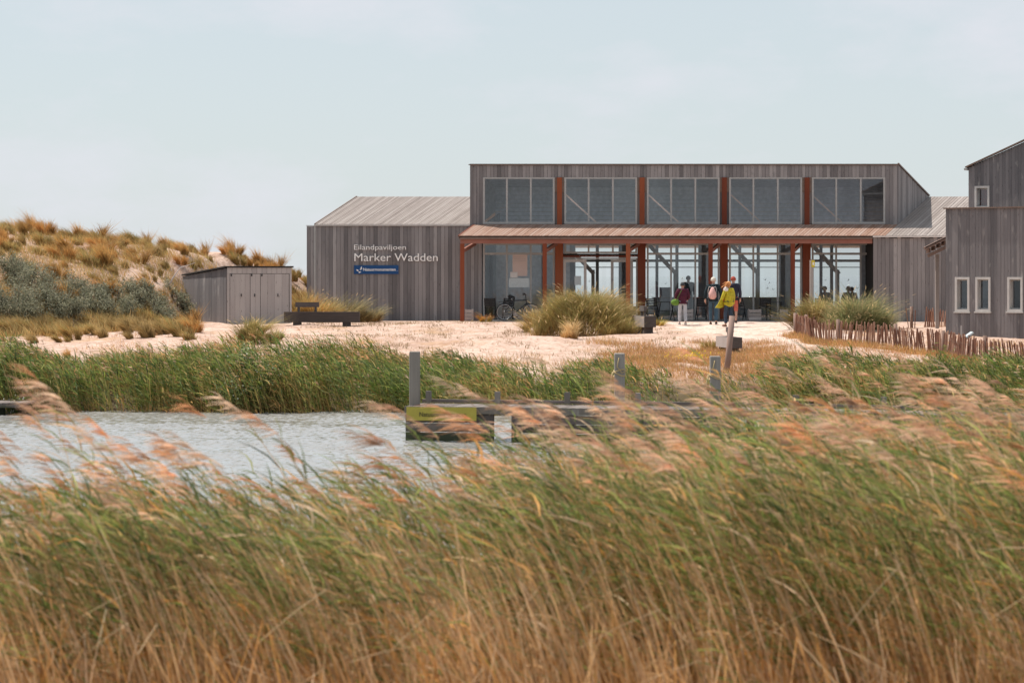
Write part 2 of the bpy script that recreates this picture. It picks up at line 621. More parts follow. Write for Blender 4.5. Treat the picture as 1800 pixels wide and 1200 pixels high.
def sand_material(trodden=False):
    m, nt, b = new_mat('trodden_sand' if trodden else 'dune_sand')
    p = position(nt)
    n1 = noise_node(nt, 0.28, 5, 0.6, p)
    n2 = noise_node(nt, 2.2, 6, 0.65, p)
    n3 = noise_node(nt, 7.0, 6, 0.75, p)
    c = ramp_node(nt, n1.outputs['Fac'], [(0.3, (0.64, 0.51, 0.435)), (0.7, (0.71, 0.575, 0.50))] if trodden else [(0.3, (0.51, 0.365, 0.295)), (0.7, (0.65, 0.50, 0.42))])
    f2 = ramp_node(nt, n2.outputs['Fac'], [(0.36, (0.74, 0.68, 0.64)), (0.58, (1, 1, 1))])
    col = mixc(nt, 1.0, c.outputs['Color'], f2.outputs['Color'], 'MULTIPLY')
    f3 = ramp_node(nt, n3.outputs['Fac'], [(0.36, (0.62, 0.52, 0.45)), (0.49, (1, 1, 1))])
    col = mixc(nt, 1.0, col, f3.outputs['Color'], 'MULTIPLY')
    # a thin litter of dry stalks over part of the sand
    n4 = noise_node(nt, 0.55, 5, 0.65, position(nt, (1, 0.6, 1)))
    lit = nt.nodes.new('ShaderNodeMapRange')
    lit.inputs['From Min'].default_value = 0.54
    lit.inputs['From Max'].default_value = 0.66
    lit.inputs['To Max'].default_value = 0.55
    nt.links.new(n4.outputs['Fac'], lit.inputs['Value'])
    if trodden:
        lit.inputs['To Max'].default_value = 0.06
    col = mixc(nt, lit.outputs[0], col, (0.42, 0.25, 0.12))
    # wet dark silt close to the water
    g = nt.nodes.new('ShaderNodeNewGeometry')
    sx = nt.nodes.new('ShaderNodeSeparateXYZ')
    nt.links.new(g.outputs['Position'], sx.inputs[0])
    wet = nt.nodes.new('ShaderNodeMapRange')
    wet.inputs['From Min'].default_value = -3.0
    wet.inputs['From Max'].default_value = -2.7
    wet.inputs['To Min'].default_value = 1.0
    wet.inputs['To Max'].default_value = 0.0
    nt.links.new(sx.outputs['Z'], wet.inputs['Value'])
    col = mixc(nt, wet.outputs[0], col, (0.11, 0.085, 0.05))
    nt.links.new(col, b.inputs['Base Color'])
    b.inputs['Roughness'].default_value = 0.95
    b.inputs['Specular IOR Level'].default_value = 0.1
    hsum = mathn(nt, 'ADD', n2.outputs['Fac'], mathn(nt, 'MULTIPLY', n3.outputs['Fac'], 0.35))
    # footprints and scuffs
    vo = nt.nodes.new('ShaderNodeTexVoronoi')
    vo.inputs['Scale'].default_value = 2.3
    nt.links.new(position(nt), vo.inputs['Vector'])
    hsum = mathn(nt, 'ADD', hsum, mathn(nt, 'MULTIPLY', mathn(nt, 'MINIMUM', vo.outputs['Distance'], 0.35), 0.8))
    bump(nt, b, hsum, 0.9, 0.10)
    return m


PATH_C = [(7.9, 105.6), (8.2, 97.0), (8.7, 88.5), (9.6, 84.0), (11.2, 80.0), (13.0, 76.8), (15.5, 74.2), (19.0, 71.8)]
PATH_W = [5.0, 4.4, 3.6, 3.0, 2.4, 2.2, 2.1, 2.0]


def path_d(x, y):
    """Distance to the trodden path's edge, negative on the path."""
    x, y = np.asarray(x, float), np.asarray(y, float)
    best = np.full(x.shape, 99.0)
    for (a, b), (c, d), wa_, wb_ in zip(PATH_C[:-1], PATH_C[1:], PATH_W[:-1], PATH_W[1:]):
        t = np.clip(((x - a) * (c - a) + (y - b) * (d - b)) / ((c - a) ** 2 + (d - b) ** 2), 0, 1)
        best = np.minimum(best, np.hypot(x - a - t * (c - a), y - b - t * (d - b)) - (wa_ + (wb_ - wa_) * t) / 2)
    return best + 0.35 * vnoise(x, y, 0.9, 81) + 0.15 * vnoise(x, y, 2.7, 82)


xs = np.unique(np.concatenate([np.linspace(-90, -24, 45), np.linspace(-24, 24, 190), np.linspace(24, 90, 45)]))
ys = np.unique(np.concatenate([np.linspace(60, 112, 210), np.linspace(112, 160, 60)]))
grid_mesh('ground', xs, ys, ground_z, sand_material())
M['path_sand'] = sand_material(True)
pg = grid_mesh('path', xs[(xs > 3.4) & (xs < 21.2)], ys[(ys > 70.4) & (ys < 105.7)], lambda X, Y: ground_z(X, Y) + 0.006, M['path_sand'])
bm = bmesh.new()
bm.from_mesh(pg.data)
cen = np.array([f.calc_center_median()[:] for f in bm.faces])
pd_ = path_d(cen[:, 0], cen[:, 1])
bmesh.ops.delete(bm, geom=[f for f, d in zip(bm.faces, pd_) if d > 0], context='FACES')
bm.to_mesh(pg.data)
bm.free()


def front_back_edge(X):
    return np.interp(X, [-9, -3, 0, 2, 5, 10], [25.5, 26.0, 28.0, 32.0, 37.0, 41.0]) + 0.8 * np.sin(np.asarray(X) * 1.7)


def front_z(X, Y):
    return -3.58 + 0.05 * vnoise(X, Y, 0.6, 8) - 1.2 * sstep((Y - front_back_edge(X)) / 2.5)


M['mud'] = flat_mat('dark_reed_litter', (0.16, 0.10, 0.05), 0.95, var=0.5, scale=9, bump_s=0.6)
grid_mesh('near_bank', np.linspace(-24, 24, 90), np.linspace(2, 48, 90), front_z, M['mud'])


def water_material():
    m, nt, b = new_mat('rippled_water')
    b.inputs['Base Color'].default_value = (0.215, 0.218, 0.22, 1)
    b.inputs['Roughness'].default_value = 0.07
    b.inputs['IOR'].default_value = 1.333
    n1 = noise_node(nt, 1.0, 6, 0.62, position(nt, (1.0, 1.5, 1)), 0.4)
    n2 = noise_node(nt, 5.5, 5, 0.7, position(nt, (1.0, 1.3, 1)), 0.3)
    n3 = noise_node(nt, 16.0, 3, 0.6, position(nt, (1.0, 0.55, 1)), 0.5)
    sp = mathn(nt, 'MULTIPLY', mathn(nt, 'MAXIMUM', mathn(nt, 'SUBTRACT', n3.outputs['Fac'], 0.59), 0.0), 3.2)
    h = mathn(nt, 'ADD', mathn(nt, 'MULTIPLY', n1.outputs['Fac'], 0.45), mathn(nt, 'MULTIPLY', n2.outputs['Fac'], 0.12))
    h = mathn(nt, 'ADD', h, sp)
    bump(nt, b, h, 1.0, 0.16)
    return m


wm = water_material()
mesh_obj('water', [(-9000, -60, WATER), (9000, -60, WATER), (9000, 15000, WATER), (-9000, 15000, WATER)], [(0, 1, 2, 3)], wm)['kind'] = 'structure'


def ripple_z(X, Y):
    h = 0.014 * vnoise(X, Y * 1.3, 1.3, 61) + 0.014 * vnoise(X, Y, 4.1, 62) + 0.007 * vnoise(X, Y, 9.0, 63)
    gust = np.clip(0.55 + 0.6 * vnoise(X, Y * 1.6, 0.35, 64), 0.15, 1.2)
    return WATER + 0.075 + h + RNG.normal(0, 0.0082, X.shape) * gust


M['ripples'] = flat_mat('silty_ripples', (0.285, 0.28, 0.27), 0.06, var=0.05, spec=0.5)
rip = grid_mesh('water_ripples', np.arange(-17.0, 7.0, 0.065), np.arange(24.5, 73.0, 0.075), ripple_z, M['ripples'])
rip.data.polygons.foreach_set('use_smooth', np.zeros(len(rip.data.polygons), dtype=bool))


# ------------------------------------------------------------------ pavilion
YF = 108.0                        # plane of the glass front; w runs back from it along the building's slanted depth axis
RIDGE_W, RIDGE_Z, EAVE_Z = 5.4, 3.30, 2.02
SLOPE = (RIDGE_Z - EAVE_Z) / RIDGE_W
REAR_W = 11.5


def skew(x0):
    return 0.257 + (x0 + 8.0) / 24.0 * 0.133


def S(x0, w, z):
    return Vector((x0 + skew(x0) * w, YF + w, z))


def roof_z(w):
    return EAVE_Z + SLOPE * w


def fx(px):
    return wx(px, YF)


def fz(py):
    return wz(py, YF)


FLOOR = -1.74
GROUND0 = -1.95
pav = thing('pavilion', 'long grey timber pavilion with glass front, raised clerestory and red posts', 'building', (4.0, YF, -1.8))
XL, XD0, XD1, XR = fx(539), fx(826), fx(1577), 21.5
ZD = fz(289.5)

# left wing front and backing wall
rect('wall', M['backing'], XL + 0.01, fx(847), YF + 0.03, YF + 0.15, GROUND0, EAVE_Z - 0.03, pav)
plank_wall(pav, M['wall_wood'], (XL, YF + 0.028, 0), (1, 0, 0), (0, -1, 0), GROUND0, EAVE_Z - 0.01, [0, fx(847) - XL], bw=0.15)
rect('downpipe', M['frame'], fx(552), fx(555), YF - 0.045, YF - 0.01, -1.6, EAVE_Z + 0.02, pav)
rect('gutter', M['gutter'], fx(553), XD0 - 0.004, YF - 0.07, YF + 0.02, EAVE_Z + 0.003, EAVE_Z + 0.05, pav)
rect('gutter', M['frame'], XL - 0.02, fx(553) - 0.003, YF - 0.03, YF + 0.05, EAVE_Z + 0.0, EAVE_Z + 0.025, pav)
# right wing front, standing as far forward as the canopy
YR = YF - 2.0
xr0 = wx(1535, YR)
rect('wall', M['backing'], xr0 + 0.01, XR, YR + 0.03, YR + 0.15, GROUND0 - 0.1, roof_z(-2) - 0.03, pav)
plank_wall(pav, M['wall_wood'], (xr0, YR + 0.028, 0), (1, 0, 0), (0, -1, 0), GROUND0 - 0.1, roof_z(-2) - 0.02, [0, 4.6], bw=0.16)
rect('gutter', M['gutter'], xr0 - 0.02, XR, YR - 0.12, YR - 0.005, roof_z(-2) - 0.015, roof_z(-2) + 0.045, pav)
rect('wall', M['backing'], xr0 + 0.01, xr0 + 0.10, YR + 0.151, YF + 0.4, GROUND0, roof_z(-2) - 0.1, pav)

# clerestory front
UT, UB = fz(312), fz(393.5)
BAYS = [(849, 975), (992, 1120), (1137, 1265), (1281.5, 1410), (1427, 1556)]
ops = [(fx(a) - XD0, fx(b) - XD0, UB, UT) for a, b in BAYS]
gaps = [(fx(BAYS[i][1]) - XD0, fx(BAYS[i + 1][0]) - XD0) for i in range(4)]
breaks = sorted(set([0.0, XD1 - XD0] + [v for o in ops for v in o[:2]]))
allop = ops + [(a, b, UB - 0.1, UT) for a, b in gaps]
plank_wall(pav, M['wall_wood'], (XD0, YF + 0.028, 0), (1, 0, 0), (0, -1, 0), EAVE_Z - 0.05, ZD - 0.02, breaks, allop, bw=0.145)
rect('wall', M['backing'], XD0 + 0.01, XD1 - 0.01, YF + 0.03, YF + 0.12, UT + 0.0, ZD - 0.05, pav)
rect('wall', M['backing'], XD0 + 0.01, fx(849) - 0.01, YF + 0.03, YF + 0.12, EAVE_Z - 0.3, UT - 0.003, pav)
rect('wall', M['backing'], fx(1556) + 0.01, XD1 - 0.01, YF + 0.03, YF + 0.12, EAVE_Z - 0.3, UT - 0.003, pav)
rect('wall', M['backing'], fx(849), fx(1556), YF + 0.03, YF + 0.12, fz(428) + 0.0, UB - 0.003, pav)
MB().prism([S(XD0 - 0.04, -0.06, ZD - 0.02), S(XD1 + 0.04, -0.06, ZD - 0.02), S(XD1 + 0.04, -0.06, ZD + 0.012), S(XD0 - 0.04, -0.06, ZD + 0.012)], (0, 0.10, 0)).build('roof_cap', M['cap'], pav)


def window_bay(x_edges, z0, z1, transom=None, depth=0.09, fw=0.075, mat=None, y=None, thin=0.07):
    """One glazed bay: outer frame, mullions and a pane in every field."""
    y = YF if y is None else y
    mat = mat or M['frame']
    w = bpy.data.objects.new('window', None)
    w.location = ((x_edges[0] + x_edges[-1]) / 2, y, z0)
    w.matrix_basis = Matrix.Translation(w.location)
    link(w, pav)
    x0, x1 = x_edges[0], x_edges[-1]
    fr = MB()
    fr.box(x0, x0 + fw, y - 0.015, y + depth, z0, z1)
    fr.box(x1 - fw, x1, y - 0.015, y + depth, z0, z1)
    fr.box(x0 + fw, x1 - fw, y - 0.012, y + depth, z0, z0 + fw)
    fr.box(x0 + fw, x1 - fw, y - 0.012, y + depth, z1 - fw * 0.8, z1)
    fr.build('frame', mat, w)
    for xm in x_edges[1:-1]:
        rect('mullion', mat, xm - thin / 2, xm + thin / 2, y - 0.010, y + depth - 0.01, z0 + fw, z1 - fw * 0.8, w)
    rows = [(z0 + fw, z1 - fw * 0.8)]
    if transom:
        rect('transom', mat, x0 + fw, x1 - fw, y - 0.006, y + depth - 0.02, transom - 0.045, transom + 0.045, w)
        rows = [(z0 + fw, transom - 0.045), (transom + 0.045, z1 - fw * 0.8)]
    for a, b in zip(x_edges[:-1], x_edges[1:]):
        for (p, q) in rows:
            mesh_obj('pane', [(a + 0.035, y + 0.045, p - 0.01), (b - 0.035, y + 0.045, p - 0.01), (b - 0.035, y + 0.045, q + 0.01), (a + 0.035, y + 0.045, q + 0.01)], [(0, 1, 2, 3)], M['glass'], w)
    return w


for a, b in BAYS:
    e = [fx(a + (b - a) * k / 3) for k in range(4)]
    window_bay(e, UB, UT)
# lower glazing
LT, LB, TR = fz(428), FLOOR, fz(446)
for i, (a, b) in enumerate(BAYS):
    e = [fx(a + (b - a) * k / 3) for k in range(4)]
    if i == 1:
        window_bay(e, fz(445.5), LT)          # above the doors
        continue
    window_bay(e, LB, LT, TR)
# entrance in the second bay
dw = bpy.data.objects.new('entrance', None)
dw.location = (fx(1055), YF, FLOOR)
dw.matrix_basis = Matrix.Translation(dw.location)
link(dw, pav)
da, db, dt = fx(986), fx(1121), fz(453)
fr = MB()
fr.box(da, da + 0.07, YF - 0.02, YF + 0.08, FLOOR, dt)
fr.box(db - 0.07, db, YF - 0.02, YF + 0.08, FLOOR, dt)
fr.box(da + 0.07, db - 0.07, YF - 0.02, YF + 0.08, dt - 0.06, dt)
fr.build('frame', M['frame'], dw)
rect('lintel', M['red_wood'], fx(985), fx(1122), YF - 0.03, YF + 0.1, fz(451.8), fz(449.2), dw)
rect('lintel', M['backing'], fx(985), fx(1122), YF - 0.01, YF + 0.1, fz(449.1), fz(446.0), dw)
for (a, b, yy) in ((990, 1031, -0.06), (1074, 1113, 0.10)):
    lf = MB()
    x0, x1 = fx(a), fx(b)
    lf.box(x0, x0 + 0.11, YF + yy, YF + yy + 0.05, FLOOR, dt - 0.07)
    lf.box(x1 - 0.11, x1, YF + yy, YF + yy + 0.05, FLOOR, dt - 0.07)
    lf.box(x0 + 0.11, x1 - 0.11, YF + yy, YF + yy + 0.05, dt - 0.18, dt - 0.07)
    lf.box(x0 + 0.11, x1 - 0.11, YF + yy, YF + yy + 0.05, FLOOR, FLOOR + 0.12)
    d_ = lf.build('door_leaf', M['pale_frame'] if a == 990 else M['frame'], dw)
    mesh_obj('pane', [(x0 + 0.1, YF + yy + 0.025, FLOOR + 0.1), (x1 - 0.1, YF + yy + 0.025, FLOOR + 0.1), (x1 - 0.1, YF + yy + 0.025, dt - 0.17), (x0 + 0.1, YF + yy + 0.025, dt - 0.17)], [(0, 1, 2, 3)], M['glass'], dw)

# red columns between the bays
for i in range(4):
    xa, xb = fx(BAYS[i][1]), fx(BAYS[i + 1][0])
    xc = (xa + xb) / 2
    rect('column', M['red_wood'], xa + 0.015, xb - 0.05, YF - 0.10, YF + 0.14, FLOOR, fz(428) - 0.002, pav)
    rect('column', M['red_wood'], xc - 0.10, xc + 0.10, YF - 0.06, YF + 0.06, fz(397.5), UT - 0.002, pav)
    rect('column_pad', M['cap'], xa + 0.01, xb - 0.01, YF + 0.0, YF + 0.055, fz(338), UT - 0.004, pav)
    rect('wall', M['wall_wood'], xa + 0.005, xb - 0.005, YF + 0.061, YF + 0.11, UB - 0.12, UT - 0.006, pav)

# canopy posts, beam and fascia
CY = YF - 1.86
cx0, cx1 = wx(809, YR), wx(1534, YR)
rect('beam', M['beam_wood'], cx0, cx1, CY - 0.08, CY + 0.08, wz(428, CY), wz(420.4, CY), pav)
rect('fascia', M['cap'], cx0 - 0.03, cx1, YR - 0.02, YR + 0.02, wz(420.2, YR), wz(417.0, YR), pav)
for px in (812.5, 957.5, 1104, 1249, 1393.5):
    x = wx(px, CY)
    rect('post', M['red_wood'], x - 0.085, x + 0.085, CY - 0.07, CY + 0.07, GROUND0 + 0.02, wz(428.2, CY), pav)
    MB().bar((x + 0.06, CY + 0.06, wz(440, CY)), (x + 0.50, CY + 1.45, wz(427, CY)), 0.09, 0.14).build('brace', M['beam_wood'], pav)


def roof_boards(x_from, x_to, w0, w1, bw, mat, zf, name='roof_board', lift=0.0):
    n = max(1, round((x_to - x_from) / bw))
    for i in range(n):
        a, b = x_from + (x_to - x_from) * i / n + 0.010, x_from + (x_to - x_from) * (i + 1) / n - 0.010
        j = rnd.uniform(0, 0.008) + lift
        e = rnd.uniform(-0.02, 0.0)
        poly = [S(a, w0 + e, zf(w0) + j), S(b, w0 + e, zf(w0) + j), S(b, w1, zf(w1) + j), S(a, w1, zf(w1) + j)]
        MB().prism(poly, (0, 0, -0.03)).build(name, mat, pav)


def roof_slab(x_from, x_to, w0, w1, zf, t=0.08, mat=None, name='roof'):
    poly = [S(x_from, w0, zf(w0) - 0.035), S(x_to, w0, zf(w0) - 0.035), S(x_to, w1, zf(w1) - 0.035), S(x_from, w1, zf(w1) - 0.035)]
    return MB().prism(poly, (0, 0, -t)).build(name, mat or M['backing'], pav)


zr = lambda w: roof_z(w) + 0.06
XLr = fx(553)
roof_slab(XLr, XD0 - 0.005, 0.06, RIDGE_W, zr)
roof_boards(XLr, XD0 - 0.005, 0.03, RIDGE_W, 0.098, M['roof_wood'], zr)
xc0, xc1 = -1.52, XD1 - 0.1
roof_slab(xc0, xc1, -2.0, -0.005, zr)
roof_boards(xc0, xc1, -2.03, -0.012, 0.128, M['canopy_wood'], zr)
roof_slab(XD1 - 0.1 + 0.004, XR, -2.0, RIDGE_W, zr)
roof_boards(XD1 - 0.1 + 0.004, XD1 + 0.03, -2.03, -0.012, 0.128, M['canopy_wood'], zr)
roof_boards(XD1 + 0.03, XR, -2.03, RIDGE_W, 0.135, M['roof_wood'], zr)
# clerestory roof, its right side wall, and the rear slope
zd = lambda w: ZD + 0.035 - (ZD - RIDGE_Z - 0.06) * w / RIDGE_W
roof_slab(XD0 + 0.05, XD1 - 0.09, 0.05, RIDGE_W, zd, 0.12, M['lining'], 'clerestory_roof')
roof_slab(XD0 - 0.03, XD1 + 0.03, 0.05, RIDGE_W, lambda w: zd(w) + 0.045, 0.04, M['roof_felt'], 'roof_felt')
zb = lambda w: RIDGE_Z + 0.03 - (w - RIDGE_W) * 0.275
roof_slab(XLr, XR, RIDGE_W + 0.01, REAR_W + 0.8, zb, 0.14, M['inner_wood'])
for xs_ in (XD0 + 0.03, XD1 - 0.03):                 # side walls of the clerestory
    p = [S(xs_, 0.13, roof_z(0.13) - 0.2), S(xs_, RIDGE_W, RIDGE_Z - 0.05), S(xs_, 0.13, ZD - 0.08)]
    MB().prism(p, (0.05 if xs_ < 5 else -0.05, 0, 0)).build('wall', M['inner_wall'], pav)
p0, p1 = S(XD1, 0.0, 0), S(XD1, RIDGE_W, 0)
dvec = (p1 - p0).normalized()
L = (p1 - p0).length
nb = 27
for i in range(nb):
    a, b = L * i / nb + 0.004, L * (i + 1) / nb - 0.004
    wa, wb = a / L * RIDGE_W, b / L * RIDGE_W
    q = [p0 + dvec * a, p0 + dvec * b]
    out = Vector((dvec.y, -dvec.x, 0)) * (0.020 + rnd.uniform(0, 0.008))
    poly = [Vector((q[0].x, q[0].y, zr(wa) - 0.02)), Vector((q[1].x, q[1].y, zr(wb) - 0.02)), Vector((q[1].x, q[1].y, zd(wb) - 0.02)), Vector((q[0].x, q[0].y, zd(wa) - 0.02))]
    if poly[2].z - poly[1].z > 0.02:
        MB().prism(poly, out).build('wall_plank', M['wall_wood'], pav)
MB().bar(S(XD1 + 0.05, -0.02, zd(0) + 0.01), S(XD1 + 0.05, RIDGE_W, zd(RIDGE_W) + 0.01), 0.06, 0.05).build('verge', M['cap'], pav)
MB().bar(S(XLr, 0.02, zr(0) + 0.0), S(XLr, RIDGE_W, zr(RIDGE_W) + 0.0), 0.05, 0.07).build('verge', M['cap'], pav)
MB().bar(S(xc0, -2.02, zr(-2.0) - 0.02), S(xc0, 0, zr(0) - 0.02), 0.05, 0.06).build('verge', M['red_wood'], pav)

# interior: floor, side walls, rear wall with its windows, timber frames
MB().prism([S(XD0, 0.1, FLOOR - 0.02), S(XR - 2, 0.1, FLOOR - 0.02), S(XR - 2, REAR_W, FLOOR - 0.02), S(XD0, REAR_W, FLOOR - 0.02)], (0, 0, -0.1)).build('floor', M['inner_floor'], pav)
YB = YF + REAR_W


def bx(px):
    return wx(px, YB)


def bz(py):
    return wz(py, YB)


MB().prism([S(XD0 + 0.2, 0.2, FLOOR), S(XD0 + 0.2, REAR_W, FLOOR), S(XD0 + 0.2, REAR_W, 1.6), S(XD0 + 0.2, 5.4, 3.1), S(XD0 + 0.2, 0.2, 1.9)], (0.08, 0, 0)).build('inner_wall', M['inner_wall'], pav)
# the first bay is a closed room with a grey back wall
rect('inner_wall', M['room_wall'], fx(826), fx(1004), YF + 2.6, YF + 2.7, FLOOR, 1.85, pav)
rect('inner_wall', M['room_wall'], fx(979), fx(983), YF + 0.15, YF + 2.59, FLOOR, 1.85, pav)
rect('inner_post', M['black_metal'], wx(860, YF + 1.2), wx(866, YF + 1.2), YF + 1.2, YF + 1.35, FLOOR, fz(447), pav)
REARTOP = bz(429)
rect('rear_wall', M['inner_wall'], bx(760), bx(1660), YB, YB + 0.1, REARTOP, REARTOP + 0.55, pav)
for a, b in ((820, 1008), (1090, 1106), (1230, 1250), (1372, 1394), (1514, 1660)):
    rect('rear_wall', M['inner_wall'], bx(a), bx(b), YB + 0.004, YB + 0.09, FLOOR, REARTOP - 0.003, pav)
rect('rear_wall', M['inner_wall'], bx(1008), bx(1514), YB - 0.03, YB + 0.003, FLOOR, bz(538), pav)
for a, b, mid in ((1008, 1090, 1050), (1106, 1230, 1190), (1250, 1372, 1333), (1394, 1514, 1462)):
    w = bpy.data.objects.new('window', None)
    w.matrix_basis = Matrix.Translation((bx(mid), YB, FLOOR))
    link(w, pav)
    fr = MB()
    x0, x1 = bx(a) + 0.003, bx(b) - 0.003
    fr.box(x0, x0 + 0.06, YB + 0.01, YB + 0.08, bz(538), REARTOP - 0.005)
    fr.box(x1 - 0.06, x1, YB + 0.01, YB + 0.08, bz(538), REARTOP - 0.005)
    fr.box(x0 + 0.06, x1 - 0.06, YB + 0.01, YB + 0.08, REARTOP - 0.07, REARTOP - 0.005)
    fr.build('frame', M['frame'], w)
    rect('mullion', M['frame'], bx(mid) - 0.07, bx(mid) + 0.07, YB + 0.012, YB + 0.078, bz(538), REARTOP - 0.072, w)
    rect('transom', M['frame'], x0 + 0.061, x1 - 0.061, YB + 0.015, YB + 0.075, bz(460.5), bz(456), w)
    rect('transom', M['frame'], x0 + 0.061, x1 - 0.061, YB + 0.018, YB + 0.072, bz(470.5), bz(469), w)
    for p_, q_ in ((x0, bx(mid)), (bx(mid), x1)):
        mesh_obj('pane', [(p_ + 0.03, YB + 0.045, bz(538)), (q_ - 0.03, YB + 0.045, bz(538)), (q_ - 0.03, YB + 0.045, REARTOP - 0.06), (p_ + 0.03, YB + 0.045, REARTOP - 0.06)], [(0, 1, 2, 3)], M['glass_clear'], w)
# raking struts and slim posts of the timber frames, one per bay
for i, base in enumerate((1000, 1145, 1290, 1432)):
    yy = YF + 5.2
    MB().bar((wx(base - 18, yy), yy, wz(416, yy)), (wx(base + 44, yy), yy + 0.3, wz(481, yy)), 0.16, 0.24, (0, 1, 0)).build('strut', M['inner_wood'], pav)
    xx = wx(base + 43, yy)
    rect('inner_post', M['inner_wood'], xx - 0.07, xx + 0.07, yy + 0.46, yy + 0.6, FLOOR, wz(474, yy), pav)
    rect('inner_post', M['inner_wall'], wx(base + 6, yy), wx(base + 11, yy), yy - 0.6, yy - 0.5, FLOOR, 2.4, pav)
    y2 = YF + 0.32
    MB().bar((wx(base - 8, y2), y2, wz(340, y2)), (wx(base + 56, y2), y2 + 0.1, wz(398, y2)), 0.06, 0.085, (0, 1, 0)).build('tie_beam', M['tie'], pav)
# upper gallery lining that closes the view from the clerestory down into the room
for k in range(14):
    z0_ = 2.0 + k * 0.17
    w_ = 3.2
    rect('lining_board', M['lining'], XD0 + 1.0, XD1 + 1.12, YF + w_, YF + w_ + 0.03, z0_, z0_ + 0.155, pav) if z0_ < zd(w_) - 0.25 else None
# terrace in front of the glass
rect('terrace_deck', M['inner_floor'], fx(848), xr0 - 0.01, YF - 2.35, YF + 0.1, -1.98, FLOOR - 0.025, None)['kind'] = 'structure'


# ------------------------------------------------------------------ writing
def text_mesh(name, body, x0, x1, zbase, y, depth, mat, parent, height=None, bold=0.0, normal_rot=None, cap=None):
    cu = bpy.data.curves.new(name, 'FONT')
    cu.body = body
    cu.extrude = 0.5
    cu.offset = bold
    cu.resolution_u = 3
    ob = bpy.data.objects.new('tmp_text', cu)
    COL.objects.link(ob)
    dg = bpy.context.evaluated_depsgraph_get()
    me = bpy.data.meshes.new_from_object(ob.evaluated_get(dg))
    bpy.data.objects.remove(ob)
    co = np.zeros(len(me.vertices) * 3)
    me.vertices.foreach_get('co', co)
    co = co.reshape(-1, 3)
    mn, mx = co.min(0), co.max(0)
    sx = (x1 - x0) / (mx[0] - mn[0])
    sz = (height / cap) if height else sx
    out = np.zeros_like(co)
    out[:, 0] = x0 + (co[:, 0] - mn[0]) * sx
    out[:, 2] = zbase + co[:, 1] * sz
    out[:, 1] = y - depth * (co[:, 2] + 0.5)
    me.vertices.foreach_set('co', out.ravel())
    me.materials.clear()
    me.materials.append(mat)
    me.update()
    return link(bpy.data.objects.new(name, me), parent)


YS = YF - 0.012
CAPH = 0.70
big = thing('wall_lettering', 'white raised letters reading Eilandpaviljoen Marker Wadden on the left wing wall', 'lettering', (wx(622, YS), YS, wz(460, YS)))
text_mesh('lettering', 'Eilandpaviljoen', wx(622.5, YS), wx(713.5, YS), wz(438.9, YS), YS, 0.04, M['sign_white'], big, 9.0 * YS / F, 0.0, cap=CAPH)
text_mesh('lettering', 'Marker Wadden', wx(623, YS), wx(769.5, YS), wz(458.9, YS), YS, 0.05, M['sign_white'], big, 13.9 * YS / F, 0.0, cap=CAPH)
sg = thing('wall_sign', 'blue sign board with white emblem and name under the wall letters', 'sign', (wx(622, YS), YS, wz(481.5, YS)))
rect('board', M['sign_blue'], wx(622.3, YS), wx(700.6, YS), YS - 0.03, YS, wz(481.6, YS), wz(466.4, YS), sg)
text_mesh('lettering', 'Natuurmonumenten', wx(638.6, YS), wx(695.4, YS), wz(476.0, YS), YS - 0.031, 0.008, M['sign_white'], sg, 5.2 * YS / F, 0.010, cap=CAPH)
emb = MB()


def petal(cx, cy, ang, ln, wd):
    pts = []
    for k in range(10):
        t = 2 * math.pi * k / 10
        u, v = math.cos(t) * ln, math.sin(t) * wd * (1 - 0.5 * math.cos(t))
        c, s_ = math.cos(ang), math.sin(ang)
        X_, Y_ = cx + u * c - v * s_, cy - (u * s_ + v * c)
        pts.append((wx(X_, YS), YS - 0.031, wz(Y_, YS)))
    emb.prism(pts, (0, -0.008, 0))


petal(635.2, 470.6, R(72), 2.6, 0.95)
petal(634.8, 473.0, R(28), 2.4, 0.85)
petal(628.2, 474.9, R(150), 2.3, 1.1)
petal(632.6, 478.3, R(15), 2.4, 0.95)
emb.build('emblem', M['sign_white'], sg)['kind'] = 'stuff'
YP = YS - 0.0396
rect('mark', M['sign_white'], wx(697.6, YP), wx(698.4, YP), YS - 0.036, YS - 0.031, wz(476.6, YP), wz(475.9, YP), sg)

# papers in the first bay
def sheet(name, label, px0, px1, py0, py1, y, mat, rows=0, cat='poster'):
    o = thing(name, label, cat, (wx((px0 + px1) / 2, y), y, wz(py1, y)))
    rect('paper', mat, wx(px0, y), wx(px1, y), y, y + 0.012, wz(py1, y), wz(py0, y), o)
    return o


yq = YF + 0.026
s1 = sheet('window_poster', 'large pink poster behind the glass of the first window bay', 901, 927, 447.5, 485, yq, M['paper'])
for k in range(3):
    rect('text_line', M['frame'], wx(903.5, yq), wx(924.5, yq), yq - 0.004, yq - 0.001, wz(452.2 + k * 3.2, yq), wz(451.7 + k * 3.2, yq), s1)
sheet('window_notice', 'small white notice below the pink poster in the first window bay', 897, 909.8, 478, 488, yq - 0.014, M['paper_white'])
sheet('window_banner', 'wide pale banner low behind the glass beside the bicycle', 894.5, 930.5, 489, 505, yq, M['panel_face'], cat='banner')
sheet('door_notice', 'pale notice sheet hanging in the glass of the entrance door', 1010, 1021.5, 485, 501, YF - 0.052, M['panel_face'])

# ------------------------------------------------------------------ annex buildings on the right
ROT = R(36)
AD = Vector((math.cos(ROT), -math.sin(ROT), 0))
AN = Vector((-math.sin(ROT), -math.cos(ROT), 0))


